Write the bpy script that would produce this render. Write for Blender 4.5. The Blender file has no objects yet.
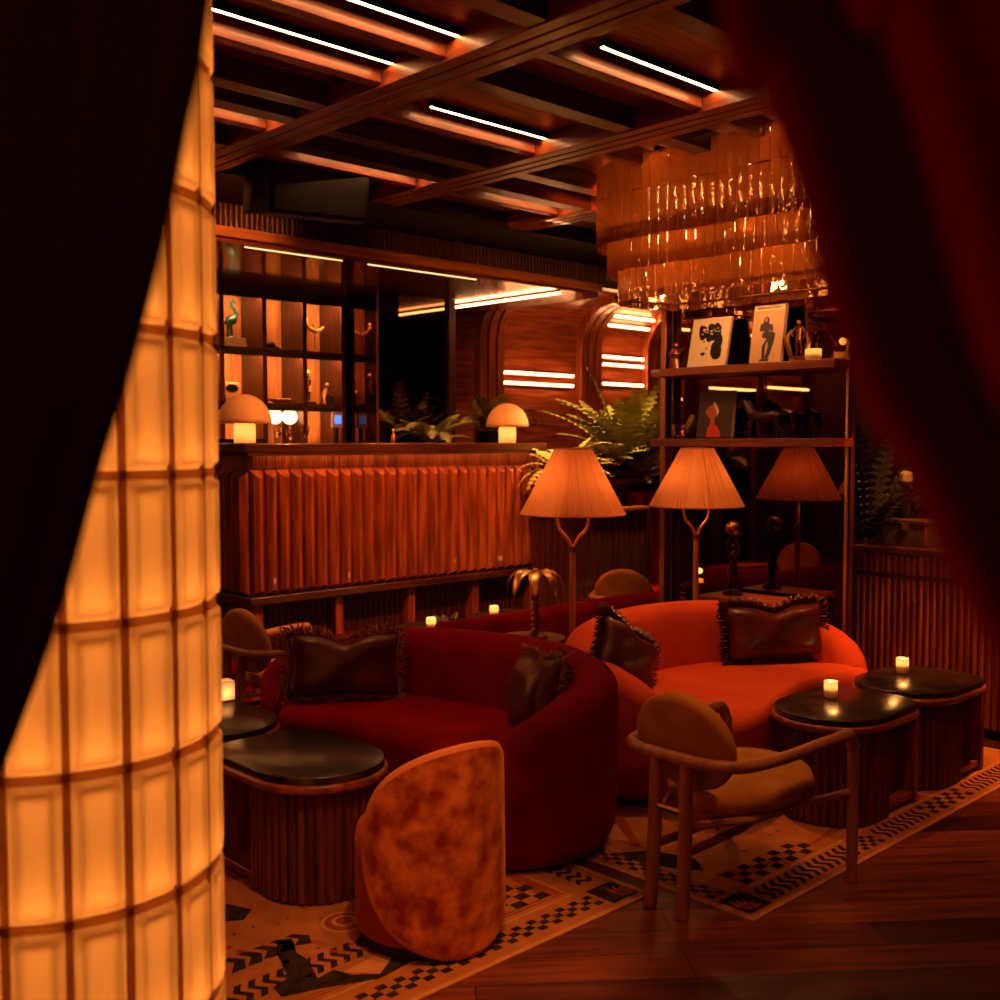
import bpy, bmesh, math, random
from mathutils import Vector, Matrix
random.seed(7)
R = random.Random(11)
PI = math.pi
scn = bpy.context.scene
COL = scn.collection
OFF = {}

# ------------------------------------------------------------------ materials
MATS = {}
def nodes_of(name):
    m = bpy.data.materials.new(name); m.use_nodes = True
    nt = m.node_tree
    for n in list(nt.nodes): nt.nodes.remove(n)
    out = nt.nodes.new('ShaderNodeOutputMaterial')
    MATS[name] = m
    return m, nt, out
def setin(n, k, v):
    if k in n.inputs: n.inputs[k].default_value = v
def c4(c): return (c[0], c[1], c[2], 1)
def principled(name, base, rough=.5, metal=0, noise=None, c2=None, stretch=(1, 1, 1), scale=8, sheen=0, coat=0, bump=0, detail=4, lo=.35, hi=.65, spec=.5, trans=0, sheencol=None):
    m, nt, out = nodes_of(name)
    p = nt.nodes.new('ShaderNodeBsdfPrincipled')
    setin(p, 'Base Color', c4(base)); setin(p, 'Roughness', rough); setin(p, 'Metallic', metal)
    setin(p, 'Sheen Weight', sheen); setin(p, 'Coat Weight', coat); setin(p, 'Specular IOR Level', spec); setin(p, 'Transmission Weight', trans)
    if sheen: setin(p, 'Sheen Roughness', .35); setin(p, 'Sheen Tint', c4(sheencol or base))
    nt.links.new(p.outputs[0], out.inputs[0])
    if c2 or bump:
        tc = nt.nodes.new('ShaderNodeTexCoord'); mp = nt.nodes.new('ShaderNodeMapping'); nz = nt.nodes.new('ShaderNodeTexNoise')
        mp.inputs['Scale'].default_value = stretch; nz.inputs['Scale'].default_value = scale; nz.inputs['Detail'].default_value = detail
        nt.links.new(tc.outputs['Object'], mp.inputs[0]); nt.links.new(mp.outputs[0], nz.inputs['Vector'])
        if c2:
            cr = nt.nodes.new('ShaderNodeValToRGB')
            cr.color_ramp.elements[0].color = c4(base); cr.color_ramp.elements[1].color = c4(c2)
            cr.color_ramp.elements[0].position = lo; cr.color_ramp.elements[1].position = hi
            nt.links.new(nz.outputs['Fac'], cr.inputs[0]); nt.links.new(cr.outputs[0], p.inputs['Base Color'])
        if bump:
            b = nt.nodes.new('ShaderNodeBump'); b.inputs['Strength'].default_value = bump; b.inputs['Distance'].default_value = .01
            nt.links.new(nz.outputs['Fac'], b.inputs['Height']); nt.links.new(b.outputs[0], p.inputs['Normal'])
    return m
def emission(name, col, s):
    m, nt, out = nodes_of(name)
    e = nt.nodes.new('ShaderNodeEmission'); e.inputs[0].default_value = c4(col); e.inputs[1].default_value = s
    nt.links.new(e.outputs[0], out.inputs[0]); return m
def glossy(name, col, rough):
    m, nt, out = nodes_of(name)
    e = nt.nodes.new('ShaderNodeBsdfGlossy'); e.inputs['Color'].default_value = c4(col); e.inputs['Roughness'].default_value = rough
    nt.links.new(e.outputs[0], out.inputs[0]); return m
def translucent(name, col, dcol, fac, gl=.08, rough=.25, wave=None):
    m, nt, out = nodes_of(name)
    t = nt.nodes.new('ShaderNodeBsdfTranslucent'); t.inputs[0].default_value = c4(col)
    d = nt.nodes.new('ShaderNodeBsdfDiffuse'); d.inputs[0].default_value = c4(dcol)
    g = nt.nodes.new('ShaderNodeBsdfGlossy'); g.inputs['Roughness'].default_value = rough; g.inputs['Color'].default_value = (1, .8, .6, 1)
    a = nt.nodes.new('ShaderNodeMixShader'); a.inputs[0].default_value = fac
    b = nt.nodes.new('ShaderNodeMixShader'); b.inputs[0].default_value = gl
    nt.links.new(t.outputs[0], a.inputs[1]); nt.links.new(d.outputs[0], a.inputs[2])
    nt.links.new(a.outputs[0], b.inputs[1]); nt.links.new(g.outputs[0], b.inputs[2]); nt.links.new(b.outputs[0], out.inputs[0])
    if wave:
        tc = nt.nodes.new('ShaderNodeTexCoord'); nz = nt.nodes.new('ShaderNodeTexNoise'); mp = nt.nodes.new('ShaderNodeMapping')
        mp.inputs['Scale'].default_value = wave; nz.inputs['Scale'].default_value = 1; nz.inputs['Detail'].default_value = 2
        bp = nt.nodes.new('ShaderNodeBump'); bp.inputs['Strength'].default_value = .25; bp.inputs['Distance'].default_value = .01
        nt.links.new(tc.outputs['Object'], mp.inputs[0]); nt.links.new(mp.outputs[0], nz.inputs['Vector'])
        nt.links.new(nz.outputs['Fac'], bp.inputs['Height'])
        for q in (t, d, g): nt.links.new(bp.outputs[0], q.inputs['Normal'])
    return m
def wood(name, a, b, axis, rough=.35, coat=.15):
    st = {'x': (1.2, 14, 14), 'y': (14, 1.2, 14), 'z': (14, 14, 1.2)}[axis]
    return principled(name, a, rough, c2=b, stretch=st, scale=2.2, detail=8, coat=coat, bump=.04)

for ax in 'xyz':
    wood('walnut_' + ax, (.13, .024, .007), (.36, .082, .022), ax)
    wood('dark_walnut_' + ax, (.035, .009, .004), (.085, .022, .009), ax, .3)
    wood('umber_' + ax, (.065, .014, .005), (.17, .040, .013), ax, .4)
    wood('panel_oak_' + ax, (.38, .14, .045), (.62, .27, .095), ax, .4)
    wood('oak_' + ax, (.24, .085, .03), (.40, .155, .06), ax, .4)
principled('black_paint', (.006, .004, .004), .6)
principled('black_marble', (.014, .009, .007), .26, c2=(.06, .036, .024), scale=9, detail=8, lo=.45, hi=.8)
principled('crimson_velvet', (.18, .002, .004), .85, c2=(.27, .004, .006), scale=5, sheen=.12, sheencol=(.7, .02, .015), spec=.05)
principled('scarlet_velvet', (.50, .066, .022), .85, c2=(.60, .09, .03), scale=4, sheen=.2, sheencol=(.9, .12, .04), spec=.05)
principled('sheen_velvet', (.28, .025, .007), .6, c2=(.80, .24, .065), scale=13, detail=12, sheen=.4, sheencol=(.9, .35, .1), lo=.36, hi=.62, spec=.2)  # blotchy tones paint the velvet's sheen into its colour
principled('rust_velvet', (.34, .040, .016), .7, c2=(.42, .055, .02), scale=6, sheen=.3, sheencol=(.8, .2, .06), spec=.2)
principled('piping_fabric', (.62, .2, .06), .7)
principled('mustard_velvet', (.30, .11, .014), .75, c2=(.52, .22, .035), scale=7, detail=8, sheen=.12, sheencol=(.8, .4, .08), lo=.3, hi=.7, spec=.15)
principled('brown_satin', (.05, .006, .004), .34, c2=(.11, .014, .007), scale=9, sheen=.12, sheencol=(.5, .10, .04))
principled('fringe_thread', (.16, .04, .02), .6, c2=(.38, .13, .06), scale=30)
translucent('curtain_velvet', (.16, .004, .008), (.16, .005, .006), .6, .0)
principled('brass', (.95, .58, .22), .33, 1)
principled('bronze', (.32, .13, .05), .3, 1)
principled('copper_pole', (.75, .36, .14), .45, .5)
principled('gunmetal', (.05, .03, .02), .35, 1)
principled('black_plastic', (.004, .003, .003), .6, spec=.2)
principled('cream_enamel', (.62, .38, .19), .45)
translucent('dome_enamel', (.85, .62, .38), (.85, .62, .38), .5, .02, .5)
principled('paper_cream', (.88, .66, .42), .6)
principled('paper_tan', (.66, .38, .18), .6)
principled('page_edges', (.6, .42, .28), .8)
principled('ink_black', (.012, .009, .008), .6)
principled('ink_brown', (.05, .018, .01), .6)
principled('ink_red', (.75, .06, .03), .6)
principled('skin_print', (.5, .14, .07), .6)
principled('book_grey', (.055, .03, .024), .45)
principled('teal_glaze', (.008, .075, .09), .3, c2=(.03, .16, .17), scale=20, coat=.5)
principled('dark_bronze', (.05, .022, .012), .35, .8)
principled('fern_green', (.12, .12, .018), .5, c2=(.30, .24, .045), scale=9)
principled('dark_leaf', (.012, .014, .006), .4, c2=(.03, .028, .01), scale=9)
principled('pale_leaf', (.32, .27, .06), .5, c2=(.5, .38, .11), scale=12)
principled('soil', (.02, .012, .008), .9)
principled('rug_tan', (.34, .125, .04), .95, c2=(.44, .17, .06), scale=10, spec=.05, bump=.2)
principled('rug_rust', (.26, .05, .018), .95, c2=(.36, .085, .03), scale=9, spec=.05, bump=.2)
principled('rug_sand', (.48, .22, .08), .95, c2=(.56, .27, .11), scale=20, spec=.05)
principled('rug_black', (.020, .012, .009), .95, c2=(.045, .028, .018), scale=30, spec=.05)
principled('leather_box', (.06, .03, .02), .45, c2=(.11, .055, .03), scale=12)
principled('dark_wall', (.020, .007, .005), .6, c2=(.035, .012, .008), stretch=(6, 6, .6), scale=3)
principled('red_wall', (.06, .010, .007), .7)
principled('candle_wax', (.8, .5, .25), .6)
principled('clear_glass', (1, .8, .6), .05, trans=1.0)
translucent('mortar', (.55, .32, .14), (.4, .2, .08), .15, .0)
principled('screen_frame', (.4, .3, .25), .4)
glossy('tinted_mirror', (.24, .12, .075), .012)
glossy('bar_mirror', (.16, .085, .055), .03)
principled('gloss_underside', (.22, .06, .018), .16, coat=.4)
translucent('glass_block', (1, .60, .22), (.8, .4, .12), .12, .04, .25, wave=(50, 50, 5))
translucent('raffia_shade', (.82, .34, .12), (.72, .30, .12), .45, .03, .35)
translucent('opal_glass', (1, .66, .3), (.85, .55, .25), .3, .04)
translucent('bulb_glass', (1, .9, .75), (.9, .8, .6), .3, .04)
emission('led_strip', (1, .39, .13), 38)
emission('ceiling_led', (1, .43, .15), 42)
emission('cell_led', (1, .42, .13), 90)
emission('led_warm', (1, .34, .08), 22)
emission('dim_line', (1, .40, .15), 5)
emission('column_light', (1, .41, .13), .62)
emission('column_glow', (1, .44, .14), 9.5)
emission('flame', (1, .50, .15), 40)
emission('globe_light', (1, .50, .2), 5)
emission('bulb_light', (1, .40, .12), 17)
emission('soft_bulb', (1, .55, .24), 13)
emission('chandelier_bulb', (1, .45, .14), 42)
emission('blue_screen', (.15, .3, 1), 1.2)

def amber_glass():
    m, nt, out = nodes_of('amber_glass')
    g = nt.nodes.new('ShaderNodeBsdfGlossy'); g.inputs['Color'].default_value = (1, .72, .45, 1); g.inputs['Roughness'].default_value = .06
    t = nt.nodes.new('ShaderNodeBsdfTranslucent'); t.inputs[0].default_value = (.75, .40, .15, 1)
    tr = nt.nodes.new('ShaderNodeBsdfTransparent'); tr.inputs[0].default_value = (.75, .34, .14, 1)
    a = nt.nodes.new('ShaderNodeMixShader'); a.inputs[0].default_value = .22
    b = nt.nodes.new('ShaderNodeMixShader'); b.inputs[0].default_value = .42
    tc = nt.nodes.new('ShaderNodeTexCoord'); nz = nt.nodes.new('ShaderNodeTexNoise'); nz.inputs['Scale'].default_value = 14; nz.inputs['Detail'].default_value = 2
    bp = nt.nodes.new('ShaderNodeBump'); bp.inputs['Strength'].default_value = .3; bp.inputs['Distance'].default_value = .015
    nt.links.new(tc.outputs['Object'], nz.inputs['Vector']); nt.links.new(nz.outputs['Fac'], bp.inputs['Height'])
    nt.links.new(bp.outputs[0], g.inputs['Normal'])
    nt.links.new(t.outputs[0], a.inputs[1]); nt.links.new(tr.outputs[0], a.inputs[2])
    nt.links.new(a.outputs[0], b.inputs[1]); nt.links.new(g.outputs[0], b.inputs[2]); nt.links.new(b.outputs[0], out.inputs[0])
amber_glass()

def floor_material():
    m, nt, out = nodes_of('plank_floor')
    p = nt.nodes.new('ShaderNodeBsdfPrincipled'); setin(p, 'Roughness', .33)
    tc = nt.nodes.new('ShaderNodeTexCoord'); mp = nt.nodes.new('ShaderNodeMapping'); mp.inputs['Rotation'].default_value = (0, 0, math.radians(39))
    br = nt.nodes.new('ShaderNodeTexBrick'); br.inputs['Scale'].default_value = 1
    for k, v in (('Brick Width', 1.25), ('Row Height', .15), ('Mortar Size', .0025), ('Color1', (.05, .011, .005, 1)), ('Color2', (.25, .056, .018, 1)), ('Mortar', (.012, .004, .003, 1))): setin(br, k, v)
    m2 = nt.nodes.new('ShaderNodeMapping'); m2.inputs['Scale'].default_value = (1.2, 16, 1); nz = nt.nodes.new('ShaderNodeTexNoise'); nz.inputs['Scale'].default_value = 2.5; nz.inputs['Detail'].default_value = 8
    cr = nt.nodes.new('ShaderNodeValToRGB'); cr.color_ramp.elements[0].color = (.35, .35, .35, 1); cr.color_ramp.elements[1].color = (1.25, 1.25, 1.25, 1)
    cr.color_ramp.elements[0].position = .3; cr.color_ramp.elements[1].position = .7
    mx = nt.nodes.new('ShaderNodeMix'); mx.data_type = 'RGBA'; mx.blend_type = 'MULTIPLY'; mx.inputs[0].default_value = 1
    nt.links.new(tc.outputs['Object'], mp.inputs[0]); nt.links.new(mp.outputs[0], br.inputs['Vector'])
    nt.links.new(mp.outputs[0], m2.inputs[0]); nt.links.new(m2.outputs[0], nz.inputs['Vector']); nt.links.new(nz.outputs['Fac'], cr.inputs[0])
    nt.links.new(br.outputs['Color'], mx.inputs[6]); nt.links.new(cr.outputs[0], mx.inputs[7]); nt.links.new(mx.outputs[2], p.inputs['Base Color'])
    nt.links.new(p.outputs[0], out.inputs[0])
floor_material()

# ------------------------------------------------------------------ mesh builder
class MB:
    def __init__(s): s.v = []; s.f = []; s.mi = []; s.mats = []
    def mat(s, name):
        if name not in s.mats: s.mats.append(name)
        return s.mats.index(name)
    def add(s, vs, fs, m=None):
        k = len(s.v); i = s.mat(m) if m else 0
        s.v += [Vector(v) for v in vs]
        for f in fs: s.f.append([a + k for a in f]); s.mi.append(i)
        return s
    def box(s, x0, x1, y0, y1, z0, z1, m=None):
        return s.add([(x, y, z) for z in (z0, z1) for y in (y0, y1) for x in (x0, x1)],
                     [(0, 2, 3, 1), (4, 5, 7, 6), (0, 1, 5, 4), (2, 6, 7, 3), (0, 4, 6, 2), (1, 3, 7, 5)], m)
    def prism(s, poly, z0, z1, m=None, inset=0, steps=0, both=False):
        """poly counter-clockwise in plan; optional rounded upper (and lower) edge."""
        n = len(poly); rings = []
        def ring(d, z):
            out = []
            for i in range(n):
                a, b, c = Vector(poly[i - 1]), Vector(poly[i]), Vector(poly[(i + 1) % n])
                t = (c - a); t = t.normalized() if t.length > 1e-9 else Vector((1, 0))
                out.append((b.x - t.y * d, b.y + t.x * d, z))
            return out
        if both and inset:
            for k in range(steps + 1):
                a = PI / 2 * k / steps; rings.append(ring(inset * (1 - math.sin(a)), z0 + inset * (1 - math.cos(a))))
        else: rings.append(ring(0, z0))
        if inset:
            for k in range(steps + 1):
                a = PI / 2 * k / steps; rings.append(ring(inset * (1 - math.cos(a)), z1 - inset + inset * math.sin(a)))
        else: rings.append(ring(0, z1))
        vs = [p for r in rings for p in r]; fs = [list(range(n))[::-1], [(len(rings) - 1) * n + i for i in range(n)]]
        for r in range(len(rings) - 1):
            for i in range(n):
                j = (i + 1) % n; fs.append((r * n + i, r * n + j, r * n + n + j, r * n + n + i))
        return s.add(vs, fs, m)
    def tube(s, pts, rad, n=8, m=None, flat=None):
        pts = [Vector(p) for p in pts]
        if not hasattr(rad, '__len__'): rad = [rad] * len(pts)
        vs = []; fs = []
        t0 = (pts[1] - pts[0]).normalized()
        u = t0.orthogonal().normalized()
        for i, p in enumerate(pts):
            t = ((pts[min(i + 1, len(pts) - 1)] - pts[max(i - 1, 0)])).normalized()
            u = (u - t * u.dot(t)).normalized(); w = t.cross(u)
            for k in range(n):
                a = 2 * PI * k / n; vs.append(p + (u * math.cos(a) + w * math.sin(a)) * rad[i])
        for i in range(len(pts) - 1):
            for k in range(n):
                j = (k + 1) % n; fs.append((i * n + k, i * n + j, i * n + n + j, i * n + n + k))
        fs.append(list(range(n))[::-1]); fs.append([(len(pts) - 1) * n + k for k in range(n)])
        return s.add(vs, fs, m)
    def lathe(s, prof, c=(0, 0, 0), n=24, m=None, a0=0, a1=2 * PI):
        c = Vector(c); vs = []; fs = []; full = abs(a1 - a0 - 2 * PI) < 1e-6; k = n if full else n + 1
        for r, z in prof:
            for i in range(k):
                a = a0 + (a1 - a0) * i / n; vs.append(c + Vector((r * math.cos(a), r * math.sin(a), z)))
        for j in range(len(prof) - 1):
            for i in range(n):
                q = (i + 1) % k; fs.append((j * k + i, j * k + q, j * k + k + q, j * k + k + i))
        return s.add(vs, fs, m)
    def ball(s, c, r, n=12, m=None):
        if not hasattr(r, '__len__'): r = (r, r, r)
        vs = []; fs = []; h = n // 2
        for j in range(h + 1):
            t = PI * j / h - PI / 2
            for i in range(n):
                a = 2 * PI * i / n; vs.append((c[0] + r[0] * math.cos(t) * math.cos(a), c[1] + r[1] * math.cos(t) * math.sin(a), c[2] + r[2] * math.sin(t)))
        for j in range(h):
            for i in range(n):
                q = (i + 1) % n; fs.append((j * n + i, j * n + q, j * n + n + q, j * n + n + i))
        return s.add(vs, fs, m)
    def grid(s, fn, nu, nv, m=None, closed_u=False):
        vs = [fn(i / nu, j / nv) for j in range(nv + 1) for i in range(nu + (0 if closed_u else 1))]
        k = nu + (0 if closed_u else 1); fs = []
        for j in range(nv):
            for i in range(nu):
                q = (i + 1) % k; fs.append((j * k + i, j * k + q, j * k + k + q, j * k + k + i))
        return s.add(vs, fs, m)
    def xf(s, M, start=0):
        for i in range(start, len(s.v)): s.v[i] = M @ s.v[i]
        return s
    def build(s, name, mat=None, parent=None, bev=0, sharp=38, smooth=True, solid=0, subsurf=0, weld=True):
        off = Vector((0, 0, 0))
        if parent is not None: off = OFF.get(parent.name, Vector((0, 0, 0)))
        else:
            xs = [v.x for v in s.v]; ys = [v.y for v in s.v]; zs = [v.z for v in s.v]
            off = Vector(((min(xs) + max(xs)) / 2, (min(ys) + max(ys)) / 2, min(zs)))
        me = bpy.data.meshes.new(name); me.from_pydata([v - off for v in s.v], [], s.f)
        for k in (s.mats or []): me.materials.append(MATS[k])
        if not s.mats: me.materials.append(MATS[mat])
        else: me.polygons.foreach_set('material_index', s.mi)
        bm = bmesh.new(); bm.from_mesh(me)
        if weld: bmesh.ops.remove_doubles(bm, verts=bm.verts, dist=1e-5)
        bmesh.ops.recalc_face_normals(bm, faces=bm.faces); bm.to_mesh(me); bm.free()
        if smooth:
            me.polygons.foreach_set('use_smooth', [True] * len(me.polygons)); me.set_sharp_from_angle(angle=math.radians(sharp))
        o = bpy.data.objects.new(name, me); COL.objects.link(o)
        if parent is None: o.location = off
        else: o.parent = parent
        OFF[o.name] = off.copy()
        if bev:
            b = o.modifiers.new('bevel', 'BEVEL'); b.width = bev; b.segments = 2; b.limit_method = 'ANGLE'; b.angle_limit = math.radians(50)
        if solid:
            b = o.modifiers.new('solid', 'SOLIDIFY'); b.thickness = solid; b.offset = 0
        if subsurf:
            b = o.modifiers.new('sub', 'SUBSURF'); b.levels = subsurf; b.render_levels = subsurf
        return o

def tag(o, label, cat, group=None, kind=None):
    o['label'] = label; o['category'] = cat
    if group: o['group'] = group
    if kind: o['kind'] = kind
    return o
def thing(name, label, cat, loc=(0, 0, 0), group=None):
    o = bpy.data.objects.new(name, None); COL.objects.link(o); o.location = loc; o.empty_display_size = .1
    OFF[o.name] = Vector(loc)
    return tag(o, label, cat, group)
def struct(o): o['kind'] = 'structure'; return o
def dup(o, loc, rz, label, parent=None):
    c = o.copy(); COL.objects.link(c)
    if parent is None:
        c.location = loc; c.rotation_euler = (0, 0, rz); c['label'] = label
    else: c.parent = parent
    for ch in list(o.children): dup(ch, None, 0, None, c)
    return c
def spline(pts, n):
    """Catmull-Rom through points (any dimension) -> n+1 samples"""
    P = [Vector(p) for p in pts]; out = []
    for k in range(n + 1):
        t = k / n * (len(P) - 1); i = min(int(t), len(P) - 2); f = t - i
        p0 = P[i - 1] if i > 0 else P[0] * 2 - P[1]; p1 = P[i]; p2 = P[i + 1]; p3 = P[i + 2] if i + 2 < len(P) else P[-1] * 2 - P[-2]
        out.append(.5 * ((2 * p1) + (p2 - p0) * f + (2 * p0 - 5 * p1 + 4 * p2 - p3) * f * f + (3 * p1 - p0 - 3 * p2 + p3) * f ** 3))
    return out
def flutes(mb, a, b, z0, z1, pitch, depth, shape='round', slant=0):
    """vertical ribs along plan line a->b, projecting to the right-hand side of a->b"""
    a = Vector(a); b = Vector(b); L = (b - a).length; d = (b - a).normalized(); nrm = Vector((d.y, -d.x)); n = max(1, round(L / pitch)); w = L / n
    for i in range(n):
        if shape == 'round': pr = [(0.04, 0)] + [(.5 - .46 * math.cos(PI * k / 6), math.sin(PI * k / 6)) for k in range(1, 6)] + [(.96, 0)]
        else: pr = [(0.02, 0), (.14, .55), (.42, 1), (.58, 1), (.86, .55), (.98, 0)]
        m = len(pr); vs = []
        for top in (0, 1):
            for u, h in pr:
                p = a + d * (w * (i + u)) + nrm * (depth * h)
                z = (z1 - slant * h if top else z0 + slant * .6 * h); vs.append((p.x, p.y, z))
        fs = [(k, k + 1, m + k + 1, m + k) for k in range(m - 1)] + [list(range(m, 2 * m)), list(range(m))[::-1]]
        mb.add(vs, fs)
    return mb

# ------------------------------------------------------------------ room shell
fl = MB(); fl.box(-2.5, 11, -2.2, 8.2, -.1, 0); struct(fl.build('floor', 'plank_floor', smooth=False))
struct(MB().box(-2.5, 11, -2.2, 8.2, 3.0, 3.1).build('ceiling', 'walnut_x', smooth=False))
struct(MB().box(-2.5, 11, 7.75, 7.9, 0, 3.0).build('wall_back', 'dark_wall', smooth=False))
struct(MB().box(6.7, 6.85, -2.2, 3.95, 0, 3.0).build('wall_right', 'red_wall', smooth=False))
struct(MB().box(-2.6, -2.5, -2.2, 8.2, 0, 3.0).build('wall_left', 'red_wall', smooth=False))
struct(MB().box(-2.5, 6.85, -2.3, -2.2, 0, 3.0).build('wall_front', 'red_wall', smooth=False))
struct(MB().box(10.9, 11, 3.9, 7.75, 0, 3.0).build('wall_side', 'dark_wall', smooth=False))

# ceiling beams along Y with grooved undersides
for i, (x0, x1) in enumerate(((.27, .48), (1.46, 1.67), (2.65, 2.86), (3.83, 4.04), (4.95, 5.14), (6.1, 6.29))):
    mb = MB()
    w = x1 - x0; g = .012
    mb.box(x0, x1, -2.2, 5.12, 2.93, 3.0)
    cuts = [0, .26, .38, .62, .74, 1.0]
    for a, b in ((0, .30), (.36, .64), (.70, 1.0)): mb.box(x0 + w * a, x0 + w * b, -2.2, 5.12, 2.90, 2.93)
    o = struct(mb.build('trim_%d' % (i + 1), 'walnut_y', bev=.004)); o['label'] = 'long grooved timber ceiling beam'
# joists and light strips per bay
bays = [(1.67, 2.65, [4.24, 3.39, 3.00, 2.0]), (2.86, 3.83, [4.62, 3.70, 2.71, 1.75]), (4.04, 4.95, [4.60, 3.47, 2.75, 1.9]), (5.14, 6.10, [4.55, 3.45])]
n = 7
joist_extra = {0: [4.65, 4.06, 3.82, 2.55], 1: [4.42, 4.1, 3.15, 2.2], 2: [4.40, 4.05, 3.12, 2.3], 3: [4.0]}
strips = []
for bi, (x0, x1, ys) in enumerate(bays):
    for y in ys:
        struct(MB().box(x0, x1, y + .07, y + .13, 2.915, 3.0).build('trim_%d' % n, 'walnut_x', bev=.003)); n += 1
        strips.append((x0, x1, y))
    for y in joist_extra[bi]:
        struct(MB().box(x0, x1, y, y + .10, 2.905, 3.0).build('trim_%d' % n, 'dark_walnut_x', bev=.003)); n += 1  # darker wood puts the back-lit joists' shade into their colour
names = {(0, 3.39): 'long lit ceiling strip nearest the glass block column, in the first bay',
         (0, 3.00): 'lit ceiling strip cut by the top edge of the photo, left of the first big beam',
         (0, 4.24): 'lit ceiling strip glowing onto the first beam, near the loudspeaker',
         (1, 3.70): 'lit ceiling strip between the two big beams, the farther one',
         (1, 2.71): 'long lit ceiling strip between the two big beams, the nearer one',
         (1, 4.62): 'lit ceiling strip glowing onto the second beam above the bar fascia',
         (2, 3.47): 'short lit ceiling strip just above the chandelier, left one',
         (2, 2.75): 'short lit ceiling strip beside the right curtain above the chandelier',
         (2, 4.60): 'lit ceiling strip in the third bay behind the chandelier'}
for (x0, x1, y) in strips:
    bi = [b[0] for b in bays].index(x0)
    lab = names.get((bi, y))
    if lab is None and bi != 0 and bi != 1 and bi != 2: lab = 'lit ceiling strip beyond the third beam at depth %s' % ('far' if y > 4 else 'near')
    if lab is None: continue
    t = thing('ceiling_light_strip', lab, 'strip light', ((x0 + x1) / 2, y, 2.955), 'strip lights in the ceiling')
    xa = x0 + (.28 if bi == 0 and y != 3.0 else .25 if bi == 1 else .36 if bi == 2 else .2); xb = x1 + .0 - .004
    if bi == 0 and y == 3.39: xa = x0 + .1
    MB().box(xa, xb, y - .011, y + .011, 2.972, 2.976).build('diffuser', 'ceiling_led', t, smooth=False)
    mb = MB(); mb.box(xa - .004, xb + .003, y - .0155, y + .0155, 2.976, 3.0); mb.box(xa - .004, xb + .003, y - .0155, y - .0115, 2.970, 3.0); mb.box(xa - .004, xb + .003, y + .0115, y + .0155, 2.970, 3.0); mb.build('housing', 'black_paint', t, smooth=False)
# dark dropped band before the bar soffit and the fluted soffit wall
struct(MB().box(-2.5, 7.3, 5.12, 5.72, 2.90, 3.0).build('trim_%d' % n, 'black_paint', smooth=False)); n += 1
mb = MB(); mb.box(-1, 7.3, 5.74, 5.86, 2.74, 3.0); flutes(mb, (-1, 5.74), (7.3, 5.74), 2.745, 2.92, .035, .012)
struct(mb.build('trim_%d' % n, 'dark_walnut_z')); n += 1

# ------------------------------------------------------------------ bar canopy
t = thing('bar_canopy', 'glossy timber canopy with an orange wooden fascia hanging over the bar', 'canopy', (4.4, 6.2, 2.66))
pl = [(6.35 + .22 * math.sin(a), 5.82 - .22 * math.cos(a)) for a in [PI / 2 * k / 8 for k in range(9)]]
poly = [(2.2, 5.6)] + pl + [(6.57, 7.0), (2.2, 7.0)]
MB().prism(poly, 2.68, 2.74).build('fascia', 'panel_oak_x', t, bev=.006)
inner = [(2.2, 5.63)] + [(6.35 + .19 * math.sin(a), 5.82 - .19 * math.cos(a)) for a in [PI / 2 * k / 8 for k in range(9)]] + [(6.54, 7.0), (2.2, 7.0)]
MB().prism(inner, 2.655, 2.679).build('underside', 'gloss_underside', t)
MB().box(6.0, 6.025, 5.66, 6.86, 2.628, 2.640).build('edge_light', 'led_strip', t, smooth=False)
MB().box(6.005, 6.02, 5.66, 6.86, 2.640, 2.655).build('light_stem', 'bronze', t, smooth=False)
MB().box(3.35, 4.05, 5.70, 5.705, 2.652, 2.655).build('front_line', 'dim_line', t, smooth=False)  # thin dim emissive lines along the front of the underside
MB().box(4.25, 5.2, 5.70, 5.705, 2.652, 2.655).build('front_line', 'dim_line', t, smooth=False)

# ------------------------------------------------------------------ bar
t = thing('bar_counter', 'long timber bar with vertical ribbed front and thick worktop', 'bar', (4.6, 6.0, 0))
MB().box(3.22, 5.72, 5.5, 6.25, 1.442, 1.5).build('worktop', 'dark_walnut_x', t, bev=.008)
mb = MB(); mb.box(3.32, 5.73, 5.6, 6.2, 1.345, 1.442); flutes(mb, (3.32, 5.6), (5.73, 5.6), 1.345, 1.438, .022, .006); flutes(mb, (3.32, 6.2), (3.32, 5.6), 1.345, 1.438, .022, .006)
mb.build('neck', 'walnut_z', t)
MB().box(3.36, 5.70, 5.518, 5.526, 1.434, 1.441).build('glow_strip', 'led_warm', t, smooth=False)
MB().box(3.24, 5.70, 5.502, 5.512, 1.425, 1.442).build('front_lip', 'dark_walnut_x', t, smooth=False)
mb = MB(); mb.box(3.31, 5.72, 5.60, 6.2, .59, 1.345)
flutes(mb, (3.30, 5.60), (5.72, 5.60), .595, 1.345, .088, .055, 'vee', .05)
flutes(mb, (3.31, 6.2), (3.31, 5.60), .595, 1.345, .088, .055, 'vee', .05)
mb.build('ribbed_front', 'walnut_z', t, sharp=25)
MB().box(3.27, 5.73, 5.545, 6.2, .545, .592).build('ledge', 'dark_walnut_x', t, bev=.005)
mb = MB(); mb.box(3.36, 5.70, 5.68, 6.2, 0, .545); flutes(mb, (3.36, 5.68), (5.70, 5.68), 0.02, .545, .045, .012)
mb.build('base_panel', 'dark_walnut_z', t)
for k in range(5):
    x = 3.3 + .02 + k * .58
    MB().box(x, x + .06, 5.59, 5.69, 0, .545).build('post', 'walnut_z', t, bev=.003)

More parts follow.
